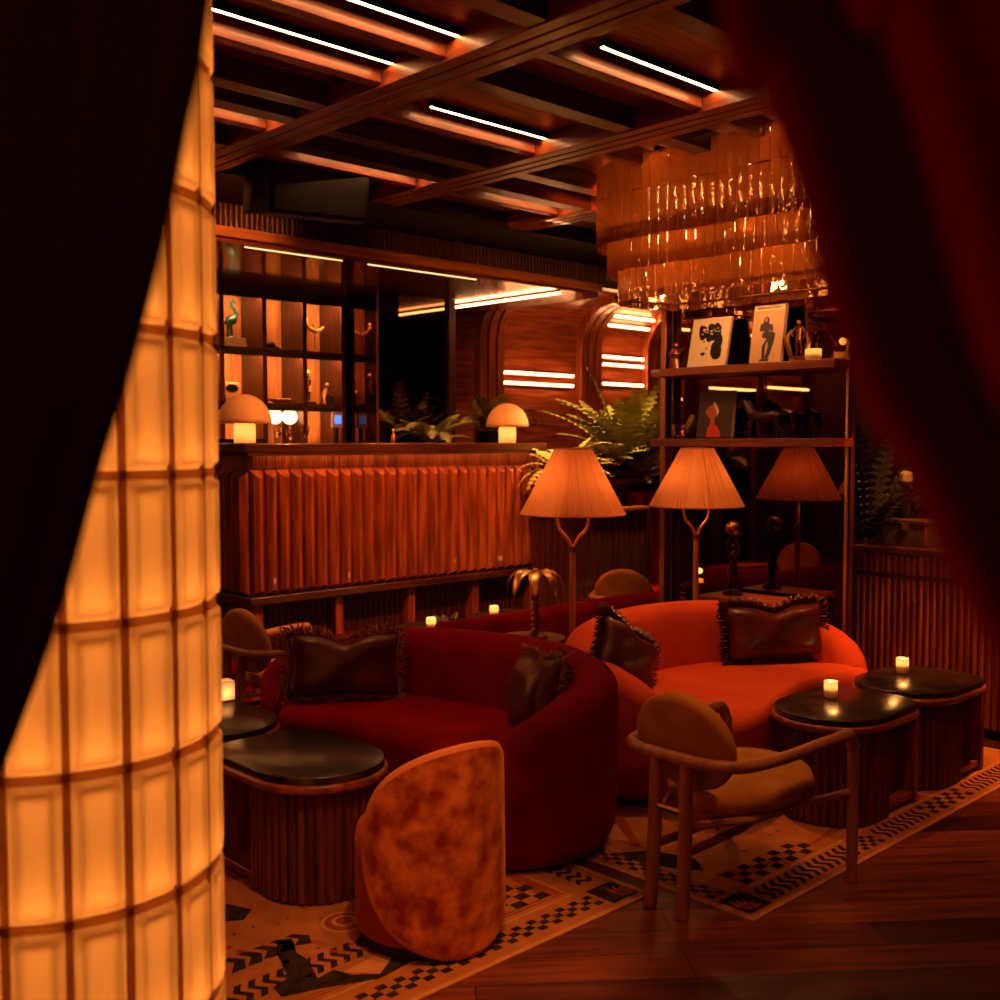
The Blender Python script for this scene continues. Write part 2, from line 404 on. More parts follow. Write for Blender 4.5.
def mushroom(loc, label):
    t = thing('mushroom_lamp', label, 'table lamp', loc, 'mushroom lamps on the bar')
    x, y, z = loc
    MB().lathe([(.0, 0), (.062, 0), (.064, .01), (.064, .10), (.06, .118)], loc, 24).build('stem', 'opal_glass', t)
    MB().lathe([(.157 * math.cos(a), .118 + .172 * math.sin(a)) for a in [PI / 2 * k / 12 for k in range(12)]] + [(.0001, .29)], loc, 36).build('dome_shade', 'dome_enamel', t, solid=.004)
    MB().lathe([(.0001, .03), (.018, .03), (.018, .112), (.0001, .112)], loc, 10).build('bulb', 'soft_bulb', t)
    return t
mushroom((3.37, 5.76, 1.5), 'cream mushroom lamp on the left end of the bar')
mushroom((5.56, 5.76, 1.5), 'cream mushroom lamp on the right end of the bar')
# bar bottle / small things on worktop
t = thing('serving_tray', 'flat black tray lying on the bar behind the left mushroom lamp', 'tray', (3.38, 6.02, 1.5))
MB().prism([(3.12 + .02, 5.95), (3.64, 5.95), (3.64, 6.12), (3.14, 6.12)], 1.5, 1.525).build('rim', 'black_plastic', t, bev=.003)
t = thing('small_bottle', 'tiny amber bottle standing on the bar before the bar mirror', 'bottle', (5.0, 6.1, 1.5))
MB().lathe([(0, 0), (.016, 0), (.016, .05), (.006, .065), (.006, .085), (0, .085)], (4.76, 6.1, 1.5), 12).build('glass', 'bronze', t)
MB().lathe([(0, .085), (.007, .085), (.007, .10), (0, .10)], (4.76, 6.1, 1.5), 10).build('cap', 'paper_cream', t)

# ------------------------------------------------------------------ back bar shelving
t = thing('back_bar_shelving', 'tall timber grid of lit display cells behind the bar', 'shelving', (4.2, 7.15, 0))
posts = [3.20, 3.56, 3.92, 4.27, 4.62, 4.975]
MB().box(3.2, 5.0, 7.30, 7.33, 1.0, 2.66).build('back_panel', 'panel_oak_z', t, smooth=False)
for x in posts: MB().box(x - .02, x + .02, 7.0, 7.30, 1.0, 2.62).build('upright', 'dark_walnut_z', t, bev=.002)
for z in (1.8, 2.2): MB().box(3.2, 5.0, 7.0, 7.298, z - .025, z).build('shelf', 'dark_walnut_x', t, bev=.002)
MB().box(3.2, 5.0, 6.98, 7.33, 2.60, 2.66).build('top_rail', 'dark_walnut_x', t, bev=.002)
MB().box(3.2, 5.0, 6.95, 7.33, .95, 1.45).build('lower_cabinet', 'dark_walnut_x', t, bev=.002)
MB().box(3.2, 5.0, 6.9, 7.33, 1.45, 1.48).build('back_counter', 'dark_walnut_x', t, bev=.002)
for x0, x1 in zip(posts[:-1], posts[1:]):
    for z in (2.592, 2.172, 1.772):
        MB().box(x0 + .03, x1 - .03, 7.015, 7.04, z - .022, z - .004).build('cell_light', 'cell_led', t, smooth=False); MB().box(x0 + .021, x1 - .021, 7.0012, 7.01, z - .032, z + .0085).build('light_lip', 'black_paint', t, smooth=False)
t = thing('bar_mirror_panel', 'dark mirrored partition standing right of the bar shelving', 'mirror', (5.4, 6.7, 0))
MB().box(5.02, 5.05, 6.66, 7.3, 1.0, 2.65).build('side_pane', 'bar_mirror', t, smooth=False)
MB().box(5.02, 5.72, 6.63, 6.66, 1.0, 2.65).build('front_pane', 'bar_mirror', t, smooth=False)
MB().box(5.015, 5.025, 6.615, 6.63, 1.0, 2.65).build('edge_strip', 'bronze', t, smooth=False)
tag(MB().box(5.72, 5.79, 6.60, 6.68, 0, 2.65).build('support_post', 'red_wall', bev=.003), 'slim red timber post right of the bar mirror', 'post')

# ------------------------------------------------------------------ ribbed coved wall on the right
def cove(y0, r, zc, k=10): return [(y0, 0.0), (y0, zc)] + [(y0 - r + r * math.cos(a), zc + r * math.sin(a)) for a in [PI / 2 * i / k for i in range(1, k + 1)]]
prof = cove(7.62, .5, 2.48)
def sweep_x(mb, prof, x0, x1, th, m=None):
    vs = []; k = len(prof)
    for x in (x0, x1):
        for (y, z) in prof: vs.append((x, y, z))
    off = []
    for i, (y, z) in enumerate(prof):
        a = Vector(prof[max(i - 1, 0)]); b = Vector(prof[min(i + 1, k - 1)]); d = (b - a).normalized(); off.append((y - d.y * th, z + d.x * th))
    for x in (x0, x1):
        for (y, z) in off: vs.append((x, y, z))
    fs = []
    for i in range(k - 1):
        fs += [(i, i + 1, k + i + 1, k + i), (2 * k + i, 3 * k + i, 3 * k + i + 1, 2 * k + i + 1), (i, 2 * k + i, 2 * k + i + 1, i + 1), (k + i, k + i + 1, 3 * k + i + 1, 3 * k + i)]
    fs += [(0, k, 3 * k, 2 * k), (k - 1, 3 * k - 1, 4 * k - 1, 2 * k - 1)]
    return mb.add(vs, fs, m)
mb = MB(); sweep_x(mb, prof, 6.3, 10.9, -.03)
struct(mb.build('wall_panelling', 'walnut_x'))
RIBX = [6.92, 8.34, 9.42]
for i, x in enumerate(RIBX):
    mb = MB()
    for k in range(3): sweep_x(mb, prof, x + k * .115, x + k * .115 + .088, .085, 'walnut_z')
    sweep_x(mb, prof, x + .01, x + .31, .04, 'black_paint')  # black backing paints the shade of the grooves between mouldings
    struct(mb.build('trim_%d' % n, 'walnut_z', bev=.004)); n += 1
def led(x0, x1, z, lab, rr=None):
    y = 7.60
    if z > 2.48: y = 7.62 - .5 + math.sqrt(max(0, .25 - (z - 2.48) ** 2)) - .02
    t = thing('wall_light_bar', lab, 'wall light', ((x0 + x1) / 2, y - .02, z), 'light bars on the panelled wall')
    MB().box(x0, x1, y - .045, y - .025, z - .010, z + .010).build('tube', 'led_strip', t, smooth=False)
    MB().box(x0, x1, y - .025, y + .02, z - .02, z + .02).build('bracket', 'walnut_x', t, smooth=False)
led(7.26, 8.24, 2.185, 'upper light bar on the left wall panel behind the right mushroom lamp')
led(7.26, 8.24, 2.085, 'lower light bar on the left wall panel behind the right mushroom lamp')
led(8.72, 9.38, 2.83, 'topmost light bar on the wall panel left of the mirrored shelves')
led(8.72, 9.38, 2.74, 'second light bar from the top on the wall panel beside the mirrored shelves')
led(8.72, 9.38, 2.415, 'third light bar from the top on the wall panel above the fern')
led(8.72, 9.38, 2.335, 'fourth light bar from the top on the wall panel above the fern')
led(8.72, 9.38, 2.13, 'lowest light bar on the wall panel half hidden by fern fronds')
# counterpart panelling on the far left, only seen in the mirrored shelf unit
mb = MB(); sweep_x(mb, [(y + .05, z) for y, z in prof], -2.4, 2.6, -.03)
struct(mb.build('wall_far', 'walnut_x'))
for i, x in enumerate((-1.5, .0, 1.4)):
    mb = MB()
    for k in range(3): sweep_x(mb, [(y + .05, z) for y, z in prof], x + k * .115, x + k * .115 + .095, .085)
    struct(mb.build('trim_%d' % n, 'walnut_z', bev=.004)); n += 1
for x0, z, lb in ((-1.1, 2.15, 'middle'), (.4, 2.3, 'near'), (.4, 2.0, 'lower near'), (-1.1, 1.75, 'low'), (-1.1, 2.80, 'high'), (.4, 2.78, 'high near'), (-1.1, 2.45, 'upper'), (-2.35, 2.6, 'far'), (-2.35, 2.2, 'lower far'), (1.8, 2.35, 'nearest')):
    led(x0, x0 + (.95 if x0 < 1.5 else .6), z, 'light bar seen only as a reflection in the mirrored shelves, %s one' % lb)

# ------------------------------------------------------------------ loudspeaker on the ceiling
t = thing('ceiling_loudspeaker', 'black angular loudspeaker hung from the ceiling over the bar', 'loudspeaker', (3.30, 4.94, 2.7))
s0 = MB(); s0.prism([(-.27, -.15), (.27, -.15), (.33, .13), (-.33, .13)], 0, .27)
Mx = Matrix.Translation((3.30, 4.94, 2.70)) @ Matrix.Rotation(math.radians(-14), 4, 'Z') @ Matrix.Rotation(math.radians(8), 4, 'X')
s0.xf(Mx).build('cabinet', 'black_plastic', t, bev=.012)
s1 = MB(); s1.box(-.25, .25, -.158, -.15, .02, .25); s1.xf(Mx).build('grille', 'black_paint', t)
s1 = MB(); s1.box(-.1, .22, -.162, -.158, .243, .249); s1.xf(Mx).build('trim_line', 'bronze', t, smooth=False)
MB().box(3.25, 3.35, 4.9, 5.0, 2.94, 3.0).build('bracket', 'black_plastic', t)

# ------------------------------------------------------------------ chandelier
t = thing('tiered_chandelier', 'huge three-tier amber glass chandelier hanging over the right sofa', 'chandelier', (4.8, 2.9, 2.26))
CY0, CY1 = 1.75, 3.655
def stadium(r, s):
    """s along perimeter starting at back-left corner -> point + outward normal"""
    L = CY1 - CY0
    per = 2 * L + 2 * PI * r; s = s % per
    if s < L: return Vector((4.8 - r, CY0 + s)), Vector((-1, 0))
    s -= L
    if s < PI * r:
        a = PI - s / r; return Vector((4.8 + r * math.cos(a), CY1 + r * math.sin(a))), Vector((math.cos(a), math.sin(a)))
    s -= PI * r
    if s < L: return Vector((4.8 + r, CY1 - s)), Vector((1, 0))
    s -= L; a = -s / r; return Vector((4.8 + r * math.cos(a), CY0 + r * math.sin(a))), Vector((math.cos(a), math.sin(a)))
rest = MB()
for r, z0, z1 in ((.42, 2.80, 2.97), (.42, 2.555, 2.795), (.36, 2.415, 2.60), (.30, 2.262, 2.45)):
    per = 2 * (CY1 - CY0) + 2 * PI * r; k = round(per / .058); w = per / k
    for i in range(k):
        sm = (i + .5) * w
        p, nn = stadium(r, sm); d = Vector((-nn.y, nn.x)); mb = MB()
        tl = R.uniform(-.05, .05); nn2 = (nn + d * tl).normalized(); d = Vector((-nn2.y, nn2.x)); zj = R.uniform(-.006, .004)
        a = p - d * w * .47; b = p + d * w * .47; q = nn2 * .011
        pr = [a, a + q * .4, a + (b - a) * .5 + q * .9, b + q * .4, b]
        vs = [(v.x, v.y, z) for z in (z0 + zj, z1) for v in pr]; m5 = 5
        fs = [(j, (j + 1) % m5, m5 + (j + 1) % m5, m5 + j) for j in range(m5)] + [list(range(m5))[::-1], list(range(m5, 2 * m5))]
        vis = (sm < (CY1 - CY0) + PI * r * .55) and sm > .62
        if vis and z0 < 2.75: mb.add(vs, fs).build('glass_strip', 'amber_glass', t)
        else: rest.add(vs, fs)
o = rest.build('far_glass_strips', 'amber_glass', t); o['kind'] = 'stuff'
mb = MB()
for r, z in ((.405, 2.62), (.345, 2.47), (.285, 2.30), (.405, 2.97)):
    kk = 64; per = 2 * (CY1 - CY0) + 2 * PI * r
    mb.tube([(*stadium(r, per * i / kk)[0], z) for i in range(kk + 1)], .006, 6)
mb.build('frame', 'bronze', t)
MB().box(4.6, 5.0, 1.7, 3.7, 2.97, 3.0).build('ceiling_plate', 'dark_bronze', t)
for y in (2.0, 2.4, 2.8, 3.2, 3.55): MB().ball((4.8, y, 2.62), .035).build('bulb', 'chandelier_bulb', t)

# ------------------------------------------------------------------ mirrored shelf unit
t = thing('mirrored_shelf_unit', 'tall mirror-backed unit with two timber shelves in a slim metal frame', 'shelving', (5.1, 3.43, 0))
MB().box(5.238, 5.25, 2.85, 3.99, .05, 2.36).build('mirror_back', 'tinted_mirror', t, smooth=False)
MB().box(5.25, 5.29, 2.84, 4.03, 0, 2.37).build('backing', 'dark_walnut_z', t, smooth=False)
MB().box(5.16, 5.22, 3.99, 4.03, 0, 2.37).build('frame_post', 'bronze', t, bev=.004)
MB().box(5.205, 5.22, 2.835, 2.85, 0, 2.37).build('frame_post', 'brass', t, bev=.002)
MB().box(5.16, 5.28, 2.83, 4.03, 2.37, 2.40).build('top_rail', 'dark_walnut_y', t, bev=.004)
for z in (1.93, 1.525): MB().box(5.03, 5.238, 2.82, 4.0, z - .045, z).build('shelf', 'walnut_y', t, bev=.003)

SH1, SH2 = 1.93, 1.525
def board_book(name, label, cat, yc, x, z, w, h, th, lean, yaw=0, face='paper_cream'):
    """book leaning on the mirror; the front faces -X. local: x across (screen left to right = +v is -Y), y up, z out"""
    t = thing(name, label, cat, (x, yc, z))
    M = Matrix.Translation((x, yc, z + .005)) @ Matrix.Rotation(yaw, 4, 'Z') @ Matrix.Rotation(lean, 4, 'Y') @ Matrix(((0, 0, -1, 0), (-1, 0, 0, 0), (0, 1, 0, 0), (0, 0, 0, 1)))
    b = MB(); b.box(-w / 2, w / 2, 0, h, -th, 0); cv = b.xf(M).build('cover', face, t, bev=.0015)
    b = MB(); b.box(-w / 2 + .004, w / 2 + .0015, .004, h - .004, -th + .003, -.003); b.xf(M).build('pages', 'page_edges', cv, smooth=False)
    return t, M
def flat(M, polys, z, m, t, name):
    b = MB()
    for p in polys:
        k = len(p); vs = [(x, y, z) for x, y in p] + [(x, y, 0) for x, y in p]
        b.add(vs, [list(range(k)), list(range(k, 2 * k))[::-1]] + [(i, (i + 1) % k, k + (i + 1) % k, k + i) for i in range(k)])
    return b.xf(M).build(name, m, t, smooth=False, weld=False)
def circ(x, y, rx, ry=None, n=14, a0=0): ry = ry or rx; return [(x + rx * math.cos(a0 + 2 * PI * i / n), y + ry * math.sin(a0 + 2 * PI * i / n)) for i in range(n)]

t, M = board_book('art_print', 'cream board with a black curly-haired face drawing on the top shelf', 'art print', 3.655, 5.09, SH1, .26, .285, .022, math.radians(13))
hair = [circ(R.uniform(-.08, .095), R.uniform(.165, .23), R.uniform(.016, .026), n=9) for _ in range(26)] + [circ(.055, .115, .034, .03), circ(.07, .14, .03, .045), circ(.06, .085, .042, .04), circ(.066, .065, .035, .03)]
hair = [[(x * .92, y) for x, y in p] for p in hair]
flat(M, hair, .0012, 'ink_black', t, 'hair_drawing')
flat(M, [circ(-.035, .145, .008, .0035), circ(.004, .148, .008, .0035), [(-.055, .075), (-.03, .085), (-.012, .075), (-.03, .06)], circ(-.013, .105, .004, .006), [(-.062, .16), (-.03, .165), (-.03, .16), (-.06, .155)]], .0012, 'ink_black', t, 'face_drawing')
flat(M, [circ(R.uniform(-.06, .06), R.uniform(.18, .22), .006, .004, 6) for _ in range(18)], .0016, 'paper_cream', t, 'hair_highlights')

t, M = board_book('magazine', 'tan magazine showing a standing woman in dark clothes on the top shelf', 'magazine', 3.265, 5.08, SH1, .195, .32, .03, math.radians(10), face='paper_tan')
flat(M, [[(-.09, .288), (.09, .288), (.09, .316), (-.09, .316)]], .0008, 'paper_cream', t, 'masthead')
flat(M, [[(-.07 + i * .013, .297), (-.062 + i * .013, .297), (-.062 + i * .013, .307), (-.07 + i * .013, .307)] for i in range(11)], .0014, 'ink_brown', t, 'masthead_marks')
flat(M, [circ(-.012, .228, .018, .026), [(-.045, .215), (-.012, .222), (.03, .205), (.035, .175), (.0, .165), (-.03, .165), (-.05, .18)], [(-.03, .165), (.03, .17), (.05, .155), (.045, .11), (.03, .05), (.02, .02), (.0, .02), (.012, .09), (.005, .12), (-.005, .08), (.0, .02), (-.02, .02), (-.025, .09), (.0, .13), (-.03, .14)], [(-.03, .018), (.03, .018), (.02, .005), (-.035, .008)]], .0012, 'ink_black', t, 'figure_print')
flat(M, [circ(-.013, .236, .009, .013), circ(-.028, .168, .008), circ(.018, .172, .009, .006)], .002, 'skin_print', t, 'face_print')

t, M = board_book('art_book', 'dark book with a red profile portrait standing on the lower shelf', 'book', 3.60, 5.09, SH2, .235, .27, .03, math.radians(9), face='book_grey')
flat(M, [[(-.05, 0.002), (.05, .002), (.04, .04), (.015, .07), (-.02, .085), (-.04, .06)]], .001, 'ink_red', t, 'red_garment')
flat(M, [[(-.03, .08), (.0, .07), (.0, .12), (.02, .15), (.015, .185), (-.02, .19), (-.05, .175), (-.07, .145), (-.055, .13), (-.045, .115), (-.03, .115)]], .0012, 'skin_print', t, 'profile_print')
flat(M, [[(-.02, .205), (-.005, .20), (.025, .15), (.012, .118), (.008, .15), (-.01, .18)]], .0018, 'paper_cream', t, 'headdress_print')

# figures
def figure(mb, o, h, pose='stand'):
    """small human figurine of height h at o, limbs as tapered tubes fused by overlap"""
    o = Vector(o); s = h
    def P(x, y, z): return o + Vector((x, y, z)) * s
    mb.tube([P(.0, .05, .02), P(.0, .05, .25), P(0, .04, .48)], [.03 * s, .042 * s, .06 * s], 8)
    mb.tube([P(.02, -.06, .02), P(.03, -.06, .25), P(0, -.03, .48)], [.03 * s, .042 * s, .06 * s], 8)
    mb.tube([P(0, 0, .45), P(0, 0, .6), P(.0, 0, .75), P(0, 0, .82)], [.08 * s, .07 * s, .1 * s, .04 * s], 10)
    mb.ball(P(0, 0, .90), .065 * s, 10)
    if pose == 'up':
        mb.tube([P(0, .1, .77), P(-.02, .16, .92), P(-.02, .07, 1.08)], [.035 * s, .03 * s, .025 * s], 7)
        mb.tube([P(0, -.1, .77), P(-.02, -.17, .92), P(-.02, -.07, 1.08)], [.035 * s, .03 * s, .025 * s], 7)
    else:
        mb.tube([P(0, .1, .77), P(-.04, .17, .62), P(-.12, .1, .55)], [.035 * s, .03 * s, .025 * s], 7)
        mb.tube([P(0, -.1, .77), P(-.02, -.19, .64), P(-.02, -.14, .48)], [.035 * s, .03 * s, .025 * s], 7)
    return mb
t = thing('atlas_statuette', 'bronze statuette of a figure holding a ball overhead behind the right sofa', 'statuette', (5.04, 3.42, .66))
mb = MB(); mb.lathe([(0, 0), (.055, 0), (.055, .018), (.03, .03), (0, .03)], (5.04, 3.42, .66), 16); figure(mb, (5.04, 3.42, .685), .27, 'up'); mb.build('figure', 'dark_bronze', t)
MB().ball((5.035, 3.42, 1.03), .046, 20).build('ball', 'bronze', t)
t = thing('console_table', 'small timber console behind the right sofa carrying the statuette', 'side table', (4.98, 3.3, 0))
MB().box(4.90, 5.17, 3.10, 3.56, .625, .66).build('top', 'walnut_y', t, bev=.004)
for yy in (3.13, 3.51):
    for xx in (4.915, 5.155): MB().box(xx - .013, xx + .013, yy - .013, yy + .013, 0, .625).build('leg', 'dark_walnut_z', t)

t = thing('gold_bust', 'little gold figurine at the left end of the top shelf', 'figurine', (5.11, 3.86, SH1))
mb = MB(); mb.lathe([(0, 0), (.042, 0), (.036, .05), (.03, .06), (.042, .085), (.03, .115), (.014, .125), (0, .125)], (5.11, 3.88, SH1), 14)
for k in range(7): a = k * .9; mb.ball((5.12 + .03 * math.cos(a), 3.88 + .03 * math.sin(a), SH1 + .06 + .008 * k), .016, 8)
mb.ball((5.11, 3.88, SH1 + .135), .022, 10); mb.build('figure', 'bronze', t)
t = thing('gold_statuette', 'ornate gold and black statuette at the right end of the top shelf', 'statuette', (5.12, 3.03, SH1))
mb = MB(); mb.lathe([(0, 0), (.05, 0), (.05, .02), (.03, .03), (0, .03)], (5.12, 3.08, SH1), 14); figure(mb, (5.12, 3.08, SH1 + .02), .21)
mb.tube([(5.11, 3.12, SH1 + .03), (5.09, 3.14, SH1 + .12), (5.12, 3.12, SH1 + .17)], [.012, .016, .008], 8)
mb.tube([(5.11, 3.03, SH1 + .03), (5.10, 3.01, SH1 + .1), (5.12, 3.03, SH1 + .15)], [.012, .014, .008], 8); mb.build('figure', 'bronze', t)
def tumbler(loc, r, h, label, cat='glass', cand=True, group=None):
    t = thing('candle_glass' if cand else 'tumbler', label, 'candle' if cand else cat, loc, group)
    MB().lathe([(.0001, .004), (r * .9, .004), (r, h * .2), (r, h), (r * .9, h), (r * .86, h * .25), (.0001, h * .22)], loc, 20).build('glass', 'bulb_glass' if cand else 'clear_glass', t)
    if cand:
        wx = MB().lathe([(.0001, h * .24), (r * .78, h * .24), (r * .78, h * .55), (.0001, h * .55)], loc, 14).build('wax', 'candle_wax', t)
        MB().lathe([(.0001, h * .56), (r * .5, h * .64), (r * .55, h * .78), (r * .3, h * .9), (.0001, h * .98)], loc, 12).build('flame', 'flame', wx)
    return t
tumbler((5.09, 2.975, SH1), .042, .06, 'lit candle glass at the right end of the top shelf')
tumbler((5.08, 3.83, SH2), .038, .085, 'clear tumbler at the left end of the lower shelf', 'glass', False)
# prancing horse
t = thing('horse_statuette', 'dark bronze prancing horse with a sweeping tail on the lower shelf', 'statuette', (5.11, 3.28, SH2))
hx, hy, hz = 5.11, 3.28, SH2
def H(a, b, c=0): return (hx + c, hy - a, hz + b)
mb = MB()
mb.tube([H(.10, .115), H(.07, .12), H(.0, .112), H(-.06, .125), H(-.085, .135)], [.018, .035, .032, .035, .022], 10)
mb.tube([H(-.07, .13), H(-.10, .17), H(-.125, .205)], [.034, .026, .018], 8)
mb.tube([H(-.115, .215), H(-.145, .195), H(-.165, .17)], [.017, .016, .010], 8)
mb.tube([H(-.10, .20), H(-.075, .17), H(-.05, .145)], [.012, .018, .010], 6)
mb.tube([H(-.075, .11, .015), H(-.11, .08, .015), H(-.10, .04, .015), H(-.13, .03, .015)], [.016, .011, .008, .009], 7)
mb.tube([H(-.065, .10, -.015), H(-.075, .05, -.015), H(-.085, .0, -.015)], [.016, .010, .009], 7)
mb.tube([H(.075, .11, .015), H(.06, .06, .015), H(.085, .035, .015), H(.075, 0, .015)], [.022, .013, .009, .010], 7)
mb.tube([H(.08, .11, -.015), H(.10, .06, -.015), H(.13, .035, -.015), H(.12, 0, -.015)], [.022, .013, .009, .010], 7)
mb.tube([H(.095, .125), H(.13, .15), H(.175, .13), H(.19, .07), H(.18, .03)], [.010, .017, .020, .014, .004], 8)
mb.build('horse', 'dark_bronze', t)

# ------------------------------------------------------------------ plants
def frond(mb, base, dirv, L, droop, w, n=16, curl=0):
    base = Vector(base); d = Vector((dirv[0], dirv[1], 0)); d = d.normalized() if d.length else Vector((1, 0, 0)); up = dirv[2]
    pts = []; p = base.copy(); ang = up
    for i in range(n + 1):
        pts.append(p.copy()); p = p + (d * math.cos(ang) + Vector((0, 0, 1)) * math.sin(ang)) * (L / n); ang -= droop / n
    mb.tube(pts, [.006 * (1 - i / (n + 2)) + .0015 for i in range(n + 1)], 4)
    side = d.cross(Vector((0, 0, 1))).normalized()
    for i in range(1, n + 1):
        t = i / n; ll = w * math.sin(PI * min(1, .15 + t * .85)) ** .7; tn = (pts[i] - pts[i - 1]).normalized()
        for sg in (-1, 1):
            tip = pts[i] + side * sg * ll + tn * ll * .45 - Vector((0, 0, .15 * ll)); b0 = pts[i] - tn * (L / n) * .4; b1 = pts[i] + tn * (L / n) * .4
            mid = (pts[i] + tip) / 2 + Vector((0, 0, .12 * ll))
            mb.add([b0, mid - tn * L / n * .42, tip, mid + tn * L / n * .42, b1], [(0, 1, 2, 3, 4)])
def fern(name, label, loc, k, L, w, mat, up=(.5, 1.4), droop=(.8, 1.8), seed=1, pot=None, fan=(0, 2 * PI), group=None, nseg=16):
    rr = random.Random(seed); t = thing(name, label, 'plant', loc, group); mb = MB()
    for i in range(k):
        a = fan[0] + (fan[1] - fan[0]) * (i + rr.random() * .7) / k; e = rr.uniform(*up)
        frond(mb, (loc[0] + .03 * math.cos(a), loc[1] + .03 * math.sin(a), loc[2]), (math.cos(a), math.sin(a), e), L * rr.uniform(.7, 1.1), rr.uniform(*droop), w * rr.uniform(.8, 1.1), nseg)
    mb.build('fronds', mat, t, smooth=False, weld=False)
    return t
# planter behind the partition
t = thing('planter_box', 'long red timber planter holding the lit ferns behind the booth', 'planter', (6.2, 5.28, 0))
MB().box(5.52, 6.85, 5.14, 5.42, 0, 1.2).build('box', 'red_wall', t, bev=.005)
MB().box(5.50, 6.87, 5.12, 5.44, 1.2, 1.235).build('rim', 'walnut_x', t, bev=.004)
MB().box(5.54, 6.83, 5.16, 5.40, 1.235, 1.25).build('soil', 'soil', t, smooth=False)
fern('fern_plant', 'tall lit fern with upright fronds in the planter by the mirrored shelves', (6.36, 5.28, 1.25), 34, .80, .12, 'fern_green', (1.0, 1.5), (.3, 1.4), 3)
fern('fern_plant', 'bushy fern with drooping fronds in the middle of the planter', (6.08, 5.28, 1.25), 26, .50, .10, 'fern_green', (.7, 1.45), (1.0, 2.2), 5)
fern('leafy_plant', 'low pale bushy plant glowing at the right front of the planter', (6.42, 5.2, 1.25), 44, .34, .06, 'pale_leaf', (.2, 1.4), (.4, 1.6), 8, nseg=9)
fern('leafy_plant', 'pale leafy plant at the left end of the planter beside the bar end', (5.66, 5.27, 1.25), 30, .42, .06, 'pale_leaf', (.6, 1.45), (.8, 2.2), 9, nseg=11)
fern('bar_fern', 'dark fern drooping behind the right half of the bar', (5.38, 6.42, 1.5), 16, .42, .08, 'fern_green', (.5, 1.4), (.8, 2.0), 12)
fern('bar_fern', 'yellowish palm frond plant behind the right mushroom lamp', (6.2, 6.6, 1.6), 12, .62, .10, 'fern_green', (.3, 1.2), (.5, 1.4), 14)
for (x, y, lab) in ((5.38, 6.42, 'dark pot under the fern behind the bar'), (6.2, 6.6, 'dark tall pot behind the right mushroom lamp')):
    z1 = 1.5 if x < 6 else 1.6
    tag(MB().lathe([(.0001, 0), (.10, 0), (.13, z1 * .95), (.13, z1), (.11, z1), (.11, z1 - .02), (.0001, z1 - .02)], (x, y, 0), 20).build('plant_pot', 'black_plastic'), lab, 'pot')
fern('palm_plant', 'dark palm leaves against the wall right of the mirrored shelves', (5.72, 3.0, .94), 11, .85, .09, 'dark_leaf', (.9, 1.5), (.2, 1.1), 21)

t = thing('planter_box', 'timber planter on the far left, seen only in the mirrored shelves', 'planter', (.9, 6.9, 0))
MB().box(.2, 1.7, 6.78, 7.06, 0, 1.2).build('box', 'red_wall', t, bev=.005)
MB().box(.22, 1.68, 6.8, 7.04, 1.2, 1.22).build('soil', 'soil', t, smooth=False)
fern('fern_plant', 'lit fern reflected in the mirrored shelves behind the dark art book', (1.2, 6.92, 1.22), 22, .75, .11, 'fern_green', (.8, 1.5), (.4, 1.6), 33)
fern('fern_plant', 'lit fern reflected in the mirrored shelves behind the horse statuette', (.5, 6.92, 1.22), 22, .65, .11, 'fern_green', (.7, 1.5), (.6, 1.8), 35)
# banquette with channelled red back behind partition
t = thing('channelled_banquette', 'red channel-tufted banquette back below the lit planter', 'banquette', (6.4, 5.0, 0))
mb = MB(); mb.box(6.2, 7.0, 5.06, 5.13, .1, 1.14); flutes(mb, (6.2, 5.06), (7.0, 5.06), .45, 1.13, .09, .05)
mb.build('back', 'crimson_velvet', t)
MB().box(6.2, 7.0, 4.6, 5.06, 0, .45).build('seat', 'crimson_velvet', t, bev=.03)
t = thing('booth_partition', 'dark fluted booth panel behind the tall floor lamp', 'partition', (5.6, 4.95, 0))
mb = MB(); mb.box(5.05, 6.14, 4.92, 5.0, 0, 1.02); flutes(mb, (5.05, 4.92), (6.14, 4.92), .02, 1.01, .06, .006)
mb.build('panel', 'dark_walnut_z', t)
MB().box(5.03, 6.16, 4.90, 5.02, 1.02, 1.045).build('cap', 'walnut_x', t, bev=.004)
MB().box(6.14, 6.165, 4.90, 5.02, 0, 1.02).build('edge_post', 'bronze', t, bev=.003)

